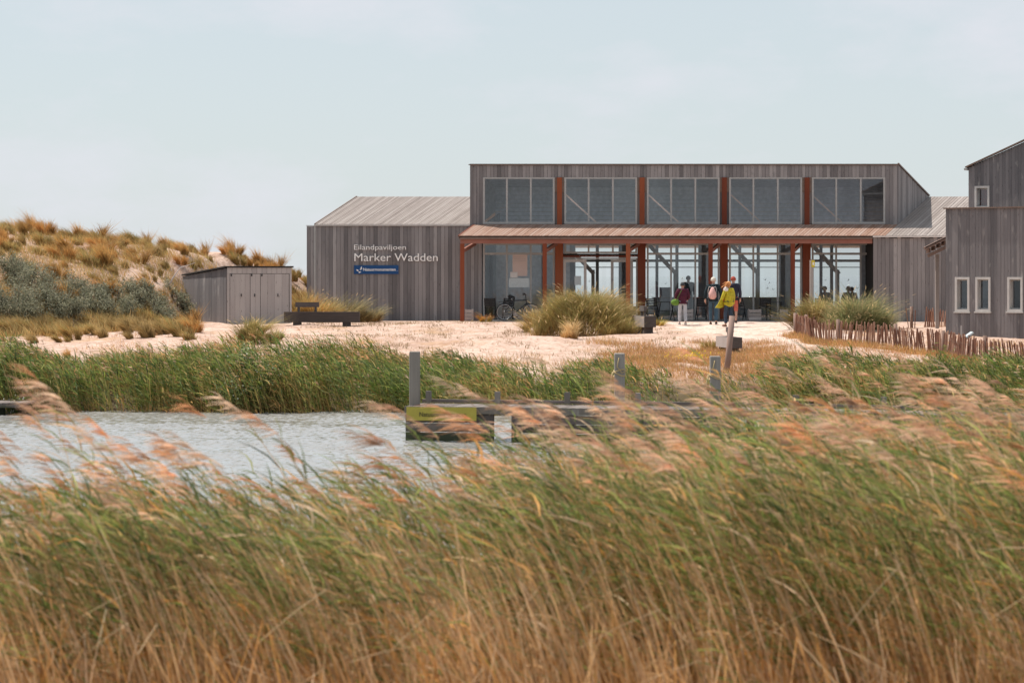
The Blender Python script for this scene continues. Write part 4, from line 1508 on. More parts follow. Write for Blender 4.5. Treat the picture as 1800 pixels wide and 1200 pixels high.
wheel(0.0)
wheel(1.05)
fr = MB()
bb, seat, head, hb = (0.42, 0, 0.30), (0.30, 0, 0.78), (0.86, 0, 0.80), (0.89, 0, 0.68)
for a, b, r_ in ((bb, seat, .017), (bb, hb, .02), (seat, head, .017), (head, hb, .02)):
    fr.tube([a, b], r_, 8)
for s in (-1, 1):
    fr.tube([(0.42, s * .03, 0.30), (0, s * .06, 0.33)], .011, 6)
    fr.tube([(0.31, s * .02, 0.74), (0, s * .06, 0.33)], .010, 6)
    fr.tube([(0.89, s * .04, 0.68), (1.05, s * .06, 0.33)], .012, 6)
fr.build('frame', M['bike_paint'], bk, True)
MB().tube([seat, (0.275, 0, 0.91)], .013, 8).build('seat_post', M['steel'], bk, True)
sd = MB()
sd.tube([(0.13, 0, 0.935), (0.2, 0, 0.945), (0.30, 0, 0.93), (0.40, 0, 0.915)], [0.05, 0.075, 0.045, 0.018], 10)
sd.build('saddle', M['rubber'], bk, True)
hbm = MB()
hbm.tube([(0.86, 0, 0.78), (0.83, 0, 1.0)], .013, 8)
hbm.tube([(0.72, -0.29, 1.03), (0.80, -0.2, 1.05), (0.85, 0, 1.02), (0.80, 0.2, 1.05), (0.72, 0.29, 1.03)], .012, 8)
hbm.build('handlebar', M['rubber'], bk, True)
cr = MB()
cr.tube([(0.42 + 0.085 * math.cos(2 * math.pi * k / 20), -0.06, 0.30 + 0.085 * math.sin(2 * math.pi * k / 20)) for k in range(20)], 0.008, 6, True)
for k in range(5):
    a = 2 * math.pi * k / 5
    cr.bar((0.42, -0.06, 0.30), (0.42 + 0.08 * math.cos(a), -0.06, 0.30 + 0.08 * math.sin(a)), 0.012, 0.012)
cr.build('chainring', M['steel'], bk)
MB().bar((0.42, -0.09, 0.30), (0.50, -0.09, 0.15), 0.02, 0.02, (0, 1, 0)).build('crank', M['steel'], bk)
MB().bar((0.42, 0.09, 0.30), (0.34, 0.09, 0.45), 0.02, 0.02, (0, 1, 0)).build('crank', M['steel'], bk)
rect('pedal', M['rubber'], 0.46, 0.54, -0.18, -0.09, 0.135, 0.155, bk)
ch = MB()
ch.bar((0.42, -0.062, 0.385), (0.0, -0.062, 0.36), 0.008, 0.012)
ch.bar((0.42, -0.062, 0.215), (0.0, -0.062, 0.30), 0.008, 0.012)
ch.build('chain', M['black_metal'], bk)['kind'] = 'stuff'
rk = MB()
rk.bar((-0.25, 0, 0.73), (0.27, 0, 0.73), 0.10, 0.012)
rk.build('rear_rack', M['black_metal'], bk)
bk.location = (wx(887, YF - 1.7), YF - 1.7, FLOOR - 0.022)
bk.rotation_euler = (R(5), 0, 0)

# ------------------------------------------------------------------ people
def skin_obj(name, verts, edges, radii, mat, parent, subdiv=2, root=0, extra=None):
    me = bpy.data.meshes.new('tmp_skin')
    me.from_pydata([tuple(v) for v in verts], edges, [])
    ob = bpy.data.objects.new('tmp_skin', me)
    COL.objects.link(ob)
    ob.modifiers.new('skin', 'SKIN')
    sv = me.skin_vertices[0].data if me.skin_vertices else None
    if sv is None:
        bm = bmesh.new()
        bm.from_mesh(me)
        bm.verts.layers.skin.verify()
        bm.to_mesh(me)
        bm.free()
        sv = me.skin_vertices[0].data
    for i, r in enumerate(radii):
        sv[i].radius = r if isinstance(r, tuple) else (r, r)
        sv[i].use_root = (i == root)
    ss = ob.modifiers.new('sub', 'SUBSURF')
    ss.levels = ss.render_levels = subdiv
    dg = bpy.context.evaluated_depsgraph_get()
    out = bpy.data.meshes.new_from_object(ob.evaluated_get(dg))
    bpy.data.objects.remove(ob)
    out.name = name
    if extra is not None:
        bm = bmesh.new()
        bm.from_mesh(out)
        for vv, ff in extra:
            vs_ = [bm.verts.new(v) for v in vv]
            for f in ff:
                try:
                    bm.faces.new([vs_[i] for i in f])
                except ValueError:
                    pass
        bm.to_mesh(out)
        bm.free()
    out.materials.clear()
    out.materials.append(mat)
    for p in out.polygons:
        p.use_smooth = True
    return link(bpy.data.objects.new(name, out), parent)


def ellipsoid(mb, c, r, n=10, m=7, cut=None, wob=0.0, seed=0):
    rr = random.Random(seed)
    vv, ff = [], []
    for j in range(m + 1):
        th = math.pi * j / m
        for i in range(n):
            ph = 2 * math.pi * i / n
            k = 1 + rr.uniform(-wob, wob)
            x, y, z = r[0] * math.sin(th) * math.cos(ph) * k, r[1] * math.sin(th) * math.sin(ph) * k, r[2] * math.cos(th) * k
            if cut is not None:
                z = max(z, cut)
            vv.append((c[0] + x, c[1] + y, c[2] + z))
    for j in range(m):
        for i in range(n):
            ff.append((j * n + i, (j + 1) * n + i, (j + 1) * n + (i + 1) % n, j * n + (i + 1) % n))
    return mb.add(vv, ff)


def make_person(label, loc, rz, H=1.7, arms=None, stride=0.16, colors=None, sit=False, hair='short', coat_len=0.0, shorts=False, extra_parts=None, bend=0.0):
    k = H / 1.70
    ps = thing('person', label, 'person', (0, 0, 0))
    V = lambda x, y, z: Vector((x * k, y * k, z * k))
    if sit:
        hipz, off = 0.50, 0.0
        Lk, Rk, La, Ra = V(-.11, .40, .50), V(.11, .40, .50), V(-.11, .42, .08), V(.11, .42, .08)
    else:
        hipz = 0.90
        Lk, Rk = V(-.10, stride * .55 + .03, .49), V(.10, -stride * .30 + .03, .49)
        La, Ra = V(-.10, stride * .8, .085), V(.10, -stride * .95, .10)
    dz = hipz - 0.90
    b = lambda z: bend * max(0, z - hipz)
    T = lambda x, y, z: V(x, y + b(z + dz), z + dz)
    pel, waist, chest, nb_, nt_ = T(0, 0, .94), T(0, 0, 1.10), T(0, -.01, 1.30), T(0, 0, 1.45), T(0, .02, 1.53)
    hd, cr = T(0, .03, 1.60), T(0, .02, 1.655)
    hl, hr = V(-.09, 0, hipz), V(.09, 0, hipz)
    shl, shr = T(-.185, -.01, 1.40), T(.185, -.01, 1.40)
    arms = arms or [((-.25, .02, 1.14), (-.24, .12, .90)), ((.25, -.04, 1.14), (.25, .03, .89))]
    el, wl = (T(*q) for q in arms[0])
    er, wr = (T(*q) for q in arms[1])
    # fingers: five short tapered chains on each palm
    extra = []
    for (e_, w_, sgn) in ((el, wl, -1), (er, wr, 1)):
        d = (w_ - e_).normalized()
        side = Vector((0, 1, 0)) - d * d.y
        side.normalize()
        palm = w_ + d * 0.075 * k
        for fi, (o_, ln_) in enumerate(((-.030, .062), (-.010, .074), (.010, .070), (.029, .055))):
            m_ = MB()
            p0 = palm + side * o_ * k
            curl = Vector((-sgn, 0, 0))
            m_.tube([p0 - d * .02, p0 + d * ln_ * .45 * k + curl * .006, p0 + d * ln_ * .75 * k + curl * .022, p0 + d * ln_ * .9 * k + curl * .04], [.009, .0088, .008, .006], 6)
            extra.append((m_.v, m_.f))
        m_ = MB()
        p0 = w_ + d * .03 * k + side * .032 * k
        m_.tube([p0, p0 + side * .03 + d * .025, p0 + side * .035 + d * .055], [.012, .010, .007], 6)
        extra.append((m_.v, m_.f))
        m_ = MB()
        m_.tube([w_ - d * .01, w_ + d * .03, w_ + d * .08 * k, w_ + d * .09 * k], [.026, .036, .036, .02], 8)
        extra.append((m_.v, m_.f))
    # face: nose, ears, eyes
    m_ = MB()
    m_.tube([hd + V(0, .085, .035), hd + V(0, .112, -.005), hd + V(0, .085, -.02)], [.010, .017, .010], 6)
    for s in (-1, 1):
        ellipsoid(m_, hd + V(s * .086, .0, 0), (.012, .024, .034), 8, 5)
        ellipsoid(m_, hd + V(s * .033, .083, .022), (.014, .010, .010), 8, 5)
    ellipsoid(m_, hd + V(0, .082, -.045), (.026, .010, .008), 8, 5)
    extra.append((m_.v, m_.f))
    verts = [pel, waist, chest, nb_, nt_, hd, cr, hl, Lk, La, hr, Rk, Ra, shl, el, wl, shr, er, wr]
    edges = [(0, 1), (1, 2), (2, 3), (3, 4), (4, 5), (5, 6), (0, 7), (7, 8), (8, 9), (0, 10), (10, 11), (11, 12), (2, 13), (13, 14), (14, 15), (2, 16), (16, 17), (17, 18)]
    rad = [(.13, .10), (.125, .095), (.14, .10), .055, .055, (.082, .098), (.07, .085), .085, .058, .04, .085, .058, .04, .05, .04, .03, .05, .04, .03]
    skin_obj('body', verts, edges, [tuple(q * k for q in r) if isinstance(r, tuple) else r * k for r in rad], colors['skin'], ps, 2, 0, extra)
    # jacket
    low_ = T(0, 0, .94 - coat_len)
    jv = [T(0, 0, 1.02), T(0, 0, 1.12), T(0, -.01, 1.30), T(0, 0, 1.43), shl, el, el.lerp(wl, .9), shr, er, er.lerp(wr, .9), T(0, 0, .93), low_ - V(0, 0, .02)]
    je = [(0, 1), (1, 2), (2, 3), (2, 4), (4, 5), (5, 6), (2, 7), (7, 8), (8, 9), (0, 10), (10, 11)]
    jr = [(.18, .15), (.175, .14), (.185, .14), (.085, .08), .088, .070, .058, .088, .070, .058, (.185, .165), (.195 + coat_len * .15, .175 + coat_len * .1)]
    skin_obj('jacket', jv, je, [tuple(q * k for q in r) if isinstance(r, tuple) else r * k for r in jr], colors['jacket'], ps)
    MB().tube([T(0, -.055, 1.46), T(0, -.075, 1.41), T(0, -.05, 1.36)], [.075 * k, .10 * k, .07 * k], 10).build('hood', colors['jacket'], ps, True)
    # trousers
    tv = [V(0, 0, hipz + .06), hl, Lk, La + V(0, -.01, .03), hr, Rk, Ra + V(0, -.01, .03)]
    tr_ = [(.128, .115), .097, .080, .068, .097, .080, .068]
    if shorts:
        tv[3], tv[6] = Lk.lerp(La, .12), Rk.lerp(Ra, .12)
    skin_obj('trousers', tv, [(0, 1), (1, 2), (2, 3), (0, 4), (4, 5), (5, 6)], [tuple(q * k for q in r) if isinstance(r, tuple) else r * k for r in tr_], colors['trousers'], ps)
    for a_ in (La, Ra):
        s_ = MB()
        z_ = a_.z - .04 * k
        ellipsoid(s_, (a_.x, a_.y + .06 * k, z_), (.05 * k, .135 * k, .055 * k), 12, 8, -.035 * k)
        s_.build('shoe', colors['shoes'], ps, True)
    if hair:
        h_ = MB()
        ellipsoid(h_, hd + V(0, -.012, .028), (.098 * k, .108 * k, .105 * k), 16, 10, -.045 * k, 0.04, 3)
        h_.build('hat' if hair == 'hat' else 'hair', colors['hair'], ps, True)
        if hair == 'blown':
            st = MB()
            rr = random.Random(5)
            for i in range(46):
                a0 = rr.uniform(0, 6.28)
                p = hd + V(.08 * math.cos(a0), .08 * math.sin(a0), rr.uniform(-.04, .09))
                d = Vector((-0.8 + rr.uniform(-.5, .7), rr.uniform(-.5, .3), rr.uniform(-.9, .4)))
                st.tube([p, p + d * .06, p + d * .12 + Vector((-.03, 0, -.02)), p + d * .16 + Vector((-.06, 0, -.03))], [.016, .014, .010, .003], 5)
            o_ = st.build('hair', colors['hair'], ps, True)
            o_['kind'] = 'stuff'
    if extra_parts:
        extra_parts(ps, T, V, k)
    ps.location = loc
    ps.rotation_euler = (0, 0, rz)
    return ps


def cloth(n, c, r=0.85):
    return flat_mat(n, c, r, var=0.22, scale=9.0, bump_s=0.25, spec=0.2)


SK = flat_mat('skin', (0.52, 0.29, 0.21), 0.6, var=0.06)
dark_shoe = cloth('dark_shoes', (0.05, 0.035, 0.03))


def spot(px, py):
    q = gp(px, py)
    return (q[0], q[1], gz(*q))


# person in the purple jacket
make_person('person in purple jacket and pale grey trousers walking to the glass front', spot(1200, 571.5), R(8), 1.56,
            [((-.27, .06, 1.18), (-.22, .22, 1.08)), ((.25, -.02, 1.16), (.22, .16, 1.02))], 0.14,
            dict(skin=SK, jacket=cloth('purple_jacket', (0.075, 0.018, 0.035)), trousers=cloth('grey_trousers', (0.42, 0.44, 0.48)), shoes=cloth('grey_shoes', (0.28, 0.26, 0.25)), hair=cloth('grey_cap', (0.05, 0.05, 0.055))), hair='hat', bend=-0.02)
s = spot(1200, 571.5)
gb = thing('shoulder_bag', 'green shoulder bag at the hip of the purple jacket', 'bag', (0, 0, 0))
m_ = MB()
ellipsoid(m_, (0, 0, 0), (.17, .09, .12), 14, 8)
m_.build('bag_body', cloth('green_bag', (0.12, 0.22, 0.04)), gb, True)
MB().tube([(0.03, -.07, .08), (0.14, -.14, .30), (0.22, -.16, .46)], .012, 6).build('strap', cloth('green_strap', (0.07, 0.13, 0.03)), gb, True)
gb.location = (s[0] - 0.27, s[1] - 0.06, s[2] + 0.84)
# person with the pink backpack
make_person('white-haired person in dark jacket and jeans with both arms down', spot(1254, 571), R(-4), 1.74,
            [((-.28, .0, 1.16), (-.29, .03, .90)), ((.28, -.01, 1.16), (.30, .04, .90))], 0.15,
            dict(skin=SK, jacket=cloth('navy_jacket', (0.018, 0.030, 0.038)), trousers=cloth('blue_jeans', (0.055, 0.10, 0.14)), shoes=dark_shoe, hair=cloth('white_hair', (0.60, 0.55, 0.48))), hair='short')
s = spot(1254, 571)
bp_ = thing('backpack', 'pink drawstring backpack on the back of the dark jacket', 'backpack', (0, 0, 0))
m_ = MB()
m_.tube([(0, 0, -.22), (0, -.02, -.16), (0, -.03, -.02), (0, -.015, .12), (0, 0, .20)], [.10, .145, .135, .08, .03], 12)
o_ = m_.build('bag_body', cloth('pink_backpack', (0.62, 0.36, 0.33)), bp_, True)
for sx in (-1, 1):
    MB().tube([(sx * .03, 0, .18), (sx * .12, .05, .22), (sx * .16, .1, .05), (sx * .11, .03, -.18)], .009, 6).build('cord', M['paper_white'], bp_, True)
bp_.location = (s[0] - 0.05, s[1] - 0.23, s[2] + 1.20)


# person in the yellow raincoat
def coat_flap(ps, T, V, k):
    m_ = MB()
    P = [T(-.10, .10, 1.30), T(-.20, .14, 1.20), T(-.46, .08, .90), T(-.62, .10, .73), T(-.30, .16, .70), T(-.12, .14, .76), T(-.06, .14, 1.0)]
    m_.prism(P, (0, .015, 0))
    m_.build('coat_flap', ps['coat'] if False else YC_, ps)
    f = MB()
    f.tube([T(-.06, .135, 1.28), T(-.09, .155, 1.05), T(-.08, .15, .84)], [.06, .085, .07], 8)
    f.build('shirt', cloth('orange_shirt', (0.55, 0.10, 0.02)), ps, True)
    w_ = MB()
    ellipsoid(w_, T(-.17, -.02, 1.42), (.09, .09, .10), 10, 7, None, .12, 2)
    w_.build('scarf', cloth('white_scarf', (0.72, 0.68, 0.66)), ps, True)


YC_ = cloth('yellow_raincoat', (0.45, 0.39, 0.03), 0.6)
make_person('person in open yellow raincoat with wind-blown orange hair', spot(1281, 574.5), R(40), 1.60,
            [((-.26, .05, 1.15), (-.24, .18, .95)), ((.25, -.02, 1.14), (.27, .05, .88))], 0.08,
            dict(skin=SK, jacket=YC_, trousers=cloth('dark_jeans', (0.04, 0.06, 0.09)), shoes=cloth('brown_shoes', (0.16, 0.08, 0.05)), hair=cloth('orange_hair', (0.62, 0.30, 0.13))), hair='blown', coat_len=0.18, extra_parts=coat_flap)
make_person('person in red cap and dark top hidden behind the yellow raincoat', spot(1289, 569), R(-5), 1.72,
            None, 0.1,
            dict(skin=SK, jacket=cloth('dark_fleece', (0.03, 0.03, 0.05)), trousers=cloth('red_shorts', (0.50, 0.13, 0.09)), shoes=dark_shoe, hair=cloth('red_cap', (0.34, 0.07, 0.05))), hair='hat', shorts=True)
# guests behind the glass
gj = cloth('grey_jumper', (0.10, 0.10, 0.11))
yy = YF + 2.6
make_person('standing guest seen as a dark shape behind the third glass bay', (wx(1210, yy), yy, FLOOR - 0.02), R(170), 1.74, None, 0.02,
            dict(skin=SK, jacket=gj, trousers=cloth('black_trousers', (0.03, 0.03, 0.03)), shoes=dark_shoe, hair=cloth('brown_hair', (0.10, 0.06, 0.04))))
yy = YF + 1.6
make_person('seated guest left of the waymark post inside the rightmost bay', (wx(1450, yy), yy, FLOOR - 0.02), R(150), 1.72, None, 0.0,
            dict(skin=SK, jacket=cloth('pale_jumper', (0.30, 0.28, 0.27)), trousers=gj, shoes=dark_shoe, hair=cloth('grey_hair', (0.25, 0.23, 0.21))), sit=True)
make_person('seated guest with fair hair above the right grass clump', (wx(1491, yy), yy, FLOOR - 0.02), R(200), 1.72, None, 0.0,
            dict(skin=SK, jacket=gj, trousers=gj, shoes=dark_shoe, hair=cloth('fair_hair', (0.36, 0.26, 0.16))), sit=True)
make_person('seated guest in a pale top bending at the far right of the glass front', (wx(1505, yy + .5), yy + .5, FLOOR - 0.02), R(100), 1.68, None, 0.0,
            dict(skin=SK, jacket=cloth('white_top', (0.55, 0.52, 0.55)), trousers=gj, shoes=dark_shoe, hair=cloth('dark_hair', (0.04, 0.03, 0.025))), sit=True, bend=0.25)
# seats and tables for the guests
for i, (px, y, lab) in enumerate(((1450, YF + 1.6, 'dark stool under the seated guest left of the waymark post'), (1492, YF + 1.62, 'dark stool under the fair-haired seated guest'), (1510, YF + 2.12, 'dark stool under the guest in the pale top'))):
    o = thing('indoor_stool', lab, 'stool', (wx(px, y), y, FLOOR))
    x = wx(px, y)
    rect('seat', M['black_metal'], x - .18, x + .18, y - .17, y + .13, FLOOR + .36, FLOOR + .40, o)
    for sx in (-1, 1):
        for sy in (-1, 1):
            rect('leg', M['black_metal'], x + sx * .14 - .015, x + sx * .14 + .015, y - .02 + sy * .12 - .015, y - .02 + sy * .12 + .015, FLOOR - .02, FLOOR + .358, o)
o = thing('serving_counter', 'low dark counter inside behind the third and fourth glass bays', 'counter', (wx(1260, YF + 7), YF + 7, FLOOR))
rect('front', M['inner_wall'], wx(1150, YF + 7), wx(1370, YF + 7), YF + 7, YF + 7.6, FLOOR - .02, wz(524, YF + 7), o)
rect('top', M['inner_wood'], wx(1147, YF + 7), wx(1373, YF + 7), YF + 6.95, YF + 7.65, wz(524, YF + 7) + .002, wz(522.4, YF + 7), o)
rect('display_case', M['inner_wall'], wx(1160, YF + 7.1), wx(1181, YF + 7.1), YF + 7.1, YF + 7.5, wz(522.3, YF + 7), wz(505, YF + 7), o)
BIRDS = ['black bird sticker on the third bay glass left of the standing guest', 'black bird sticker on the third bay glass beside the head of the standing guest',
         'highest black bird sticker on the fourth bay glass', 'second highest black bird sticker on the fourth bay glass',
         'lower left black bird sticker on the fourth bay glass', 'lower right black bird sticker on the fourth bay glass',
         'higher black bird sticker beside the waymark post', 'black bird sticker above the fair-haired seated guest',
         'black bird sticker at the right end of the last bay', 'lower black bird sticker beside the waymark post',
         'black bird sticker in the open entrance gap', 'black bird sticker on the right entrance door leaf']
# bird silhouettes stuck on the glass against bird strikes
for i, (px, py, s_, a) in enumerate(((1170, 498, 2.6, .5), (1199, 489, 2.6, .9), (1345, 491, 3.4, .3), (1352, 497, 3.0, 1.2), (1349, 506, 3.6, .8), (1359, 508, 3.0, -.4), (1451, 492, 2.8, .6), (1491, 492, 3.4, 1.0), (1507, 506, 3.2, -.6), (1446, 505, 3.2, 1.1), (1036, 494, 3.0, .7), (1076, 492, 2.2, 1.2))):
    y = YF + 0.04
    pts = []
    for (u, v) in ((-1, .55), (-.45, .15), (0, -.15), (.5, .25), (1, .8), (.4, -.05), (.15, -.5), (-.1, -.42)):
        c, sn = math.cos(a), math.sin(a)
        pts.append((wx(px + s_ * (u * c - v * sn), y), y, wz(py - s_ * (u * sn + v * c), y)))
    o = MB().prism(pts, (0, .003, 0)).build('bird_sticker', M['black_metal'])
    tag(o, BIRDS[i], 'sticker', 'bird stickers on the glass')

# ------------------------------------------------------------------ vegetation
class Fol:
    """Collects ribbons (stems, blades, leaves) with a colour per vertex, builds one mesh."""
    def __init__(self):
        self.v, self.f, self.c, self.n = [], [], [], 0

    def ribbons(self, base, d0, bend, length, width, side, col0, col1, nseg=3, tip=0.1, w_base=0.6):
        """base, d0, bend, side: (N,3); length, width: (N,); col0/col1: (N,3) at base and tip."""
        N = len(base)
        if N == 0:
            return
        t = np.linspace(0, 1, nseg + 1)
        prof = np.where(t < 0.35, w_base + (1 - w_base) * t / 0.35, 1 - (1 - tip) * ((t - 0.35) / 0.65) ** 1.3)
        P = base[:, None, :] + length[:, None, None] * (d0[:, None, :] * t[None, :, None] + bend[:, None, :] * (t ** 2)[None, :, None])
        Wd = (width[:, None] * prof[None, :])[:, :, None] * side[:, None, :] * 0.5
        V = np.stack([P - Wd, P + Wd], 2).reshape(-1, 3)
        C = col0[:, None, :] * (1 - t)[None, :, None] + col1[:, None, :] * t[None, :, None]
        C = np.repeat(C, 2, axis=1).reshape(-1, 3)
        k = 2 * (nseg + 1)
        b0 = self.n + np.arange(N)[:, None] * k + np.arange(nseg)[None, :] * 2
        Fq = np.stack([b0, b0 + 1, b0 + 3, b0 + 2], -1).reshape(-1, 4)
        self.v.append(V)
        self.c.append(C)
        self.f.append(Fq)
        self.n += len(V)

    def quads(self, c, u, w, col):
        """Leaf quads: centre c, half vectors u, w (N,3)."""
        N = len(c)
        V = np.stack([c - u, c - w * .9 + u * .1, c + u, c + w * .9 + u * .1], 1).reshape(-1, 3)
        i = self.n + np.arange(N)[:, None] * 4 + np.arange(4)[None, :]
        self.v.append(V)
        self.f.append(i)
        self.c.append(np.repeat(col, 4, axis=0))
        self.n += len(V)

    def mesh(self, name, mat):
        V, Fq, C = np.concatenate(self.v), np.concatenate(self.f), np.concatenate(self.c)
        me = bpy.data.meshes.new(name)
        me.vertices.add(len(V))
        me.vertices.foreach_set('co', V.astype(np.float32).ravel())
        me.loops.add(Fq.size)
        me.loops.foreach_set('vertex_index', Fq.ravel().astype(np.int32))
        me.polygons.add(len(Fq))
        me.polygons.foreach_set('loop_start', np.arange(0, Fq.size, 4, dtype=np.int32))
        me.polygons.foreach_set('loop_total', np.full(len(Fq), 4, dtype=np.int32))
        me.update(calc_edges=True)
        a = me.color_attributes.new('Col', 'FLOAT_COLOR', 'POINT')
        a.data.foreach_set('color', np.concatenate([np.clip(C, 0, 1), np.ones((len(C), 1))], 1).astype(np.float32).ravel())
        me.materials.append(mat)
        return me

    def build(self, name, mat, parent=None):
        return link(bpy.data.objects.new(name, self.mesh(name, mat)), parent)


def U(a, b, n):
    return RNG.uniform(a, b, n)


def vec(x, y, z):
    return np.stack(np.broadcast_arrays(x, y, z), -1).astype(float)


def unit(v):
    return v / np.maximum(np.linalg.norm(v, axis=-1, keepdims=True), 1e-9)


def palette(cols, n, jitter=0.18, weights=None):
    cols = np.array(cols)
    i = RNG.choice(len(cols), n, p=weights)
    return cols[i] * (1 + RNG.normal(0, jitter, (n, 1)))


def yaw_side(n):
    a = U(0, math.pi, n)
    return vec(np.cos(a), np.sin(a), 0 * a)


GREEN = [(0.12, 0.185, 0.035), (0.165, 0.235, 0.045), (0.085, 0.14, 0.035), (0.24, 0.27, 0.06)]
GREY_GREEN = [(0.15, 0.20, 0.085), (0.19, 0.23, 0.10), (0.12, 0.17, 0.07)]
TAN = [(0.68, 0.48, 0.30), (0.74, 0.54, 0.37), (0.62, 0.40, 0.21), (0.70, 0.45, 0.23)]
RUST = [(0.62, 0.32, 0.10), (0.68, 0.38, 0.14), (0.53, 0.25, 0.075)]
PLUME = [(0.72, 0.42, 0.26), (0.74, 0.48, 0.33), (0.68, 0.34, 0.17), (0.72, 0.51, 0.36), (0.60, 0.36, 0.24)]


def reed_bed(F_, x, y, z, h, lean, leaf_n, leaf_len, leaf_w, stem_w, green, dry, plume_p=0.4, plume_len=0.26, plume_k=10, wind=1.0, plume_w=0.012, stem_cols=TAN, dry_leaf=0.25, seg=4):
    """Common reed: leaning stems, leaves streaming left in the wind, feathery plumes."""
    N = len(x)
    base = vec(x, y, z)
    d0 = vec(-0.05 - lean * 0.35 + RNG.normal(0, 0.06, N), RNG.normal(0, 0.06, N), np.ones(N))
    bend = vec(-lean * (0.55 + U(0, .5, N)), RNG.normal(0, 0.06, N), -0.16 * lean)
    sc0 = palette(dry, N, 0.2)
    sc1 = palette(stem_cols, N, 0.2)
    F_.ribbons(base, d0, bend, h, np.full(N, stem_w) * U(.7, 1.4, N), yaw_side(N) * 0.7 + vec(np.full(N, .5), np.zeros(N), np.zeros(N)), sc0, sc1, seg, 0.5, 1.0)
    # leaves
    idx = np.repeat(np.arange(N), leaf_n)
    n = len(idx)
    t = U(0.10, 0.98, n)
    P = base[idx] + h[idx][:, None] * (d0[idx] * t[:, None] + bend[idx] * (t ** 2)[:, None])
    dl = unit(vec(-0.48 * wind + RNG.normal(0, 0.34, n), RNG.normal(0, 0.45, n), 0.95 + RNG.normal(0, 0.28, n)))
    bl = vec(-0.45 * wind * U(.4, 1.2, n), RNG.normal(0, .15, n), -0.50 * U(.2, 1.3, n))
    g = palette(green, n, 0.25)
    d_ = palette(dry, n, 0.2)
    isdry = (RNG.random(n) < np.broadcast_to(dry_leaf, (N,))[idx] + 0.7 * np.clip(0.36 - t, 0, 1) * 2)[:, None]
    c = np.where(isdry, d_, g)
    sd = unit(np.cross(dl, vec(RNG.normal(0, 1, n), RNG.normal(0, 1, n), RNG.normal(0, .6, n))))
    F_.ribbons(P, dl, bl, leaf_len * U(.55, 1.25, n), leaf_w * U(.6, 1.3, n), sd, c, c * 1.1, 3, 0.05, 0.5)
    # plumes
    pi_ = np.where(RNG.random(N) < plume_p * np.ones(N))[0]
    if len(pi_) and plume_k:
        top = base[pi_] + h[pi_][:, None] * (d0[pi_] + bend[pi_])
        ax = unit(d0[pi_] + 2 * bend[pi_] + vec(-0.55 * wind * np.ones(len(pi_)), 0 * pi_, 0 * pi_))
        pl = plume_len * U(.7, 1.3, len(pi_))
        j = np.repeat(np.arange(len(pi_)), plume_k)
        m = len(j)
        u = U(-0.25, 0.8, m)
        b0 = top[j] + ax[j] * (pl[j] * u)[:, None]
        dd = unit(ax[j] + vec(-0.75 * wind + RNG.normal(0, .30, m), RNG.normal(0, .40, m), RNG.normal(0.0, .30, m)))
        bb_ = vec(-.35 * wind * np.ones(m), RNG.normal(0, .1, m), -.35 * U(.3, 1.2, m))
        pc = palette(PLUME, len(pi_), 0.15)[j] * (1 + RNG.normal(0, .10, (m, 1)))
        F_.ribbons(b0, dd, bb_, pl[j] * U(.35, .7, m), plume_w * U(.6, 1.5, m), unit(np.cross(dd, vec(RNG.normal(0, 1, m), RNG.normal(0, 1, m), RNG.normal(0, 1, m)))), pc, pc * 1.05, 3, 0.15, 0.4)


# reeds in front of the camera
FG_GREEN = [(0.18, 0.235, 0.06), (0.24, 0.28, 0.08), (0.14, 0.185, 0.06), (0.31, 0.32, 0.10), (0.10, 0.145, 0.05)]


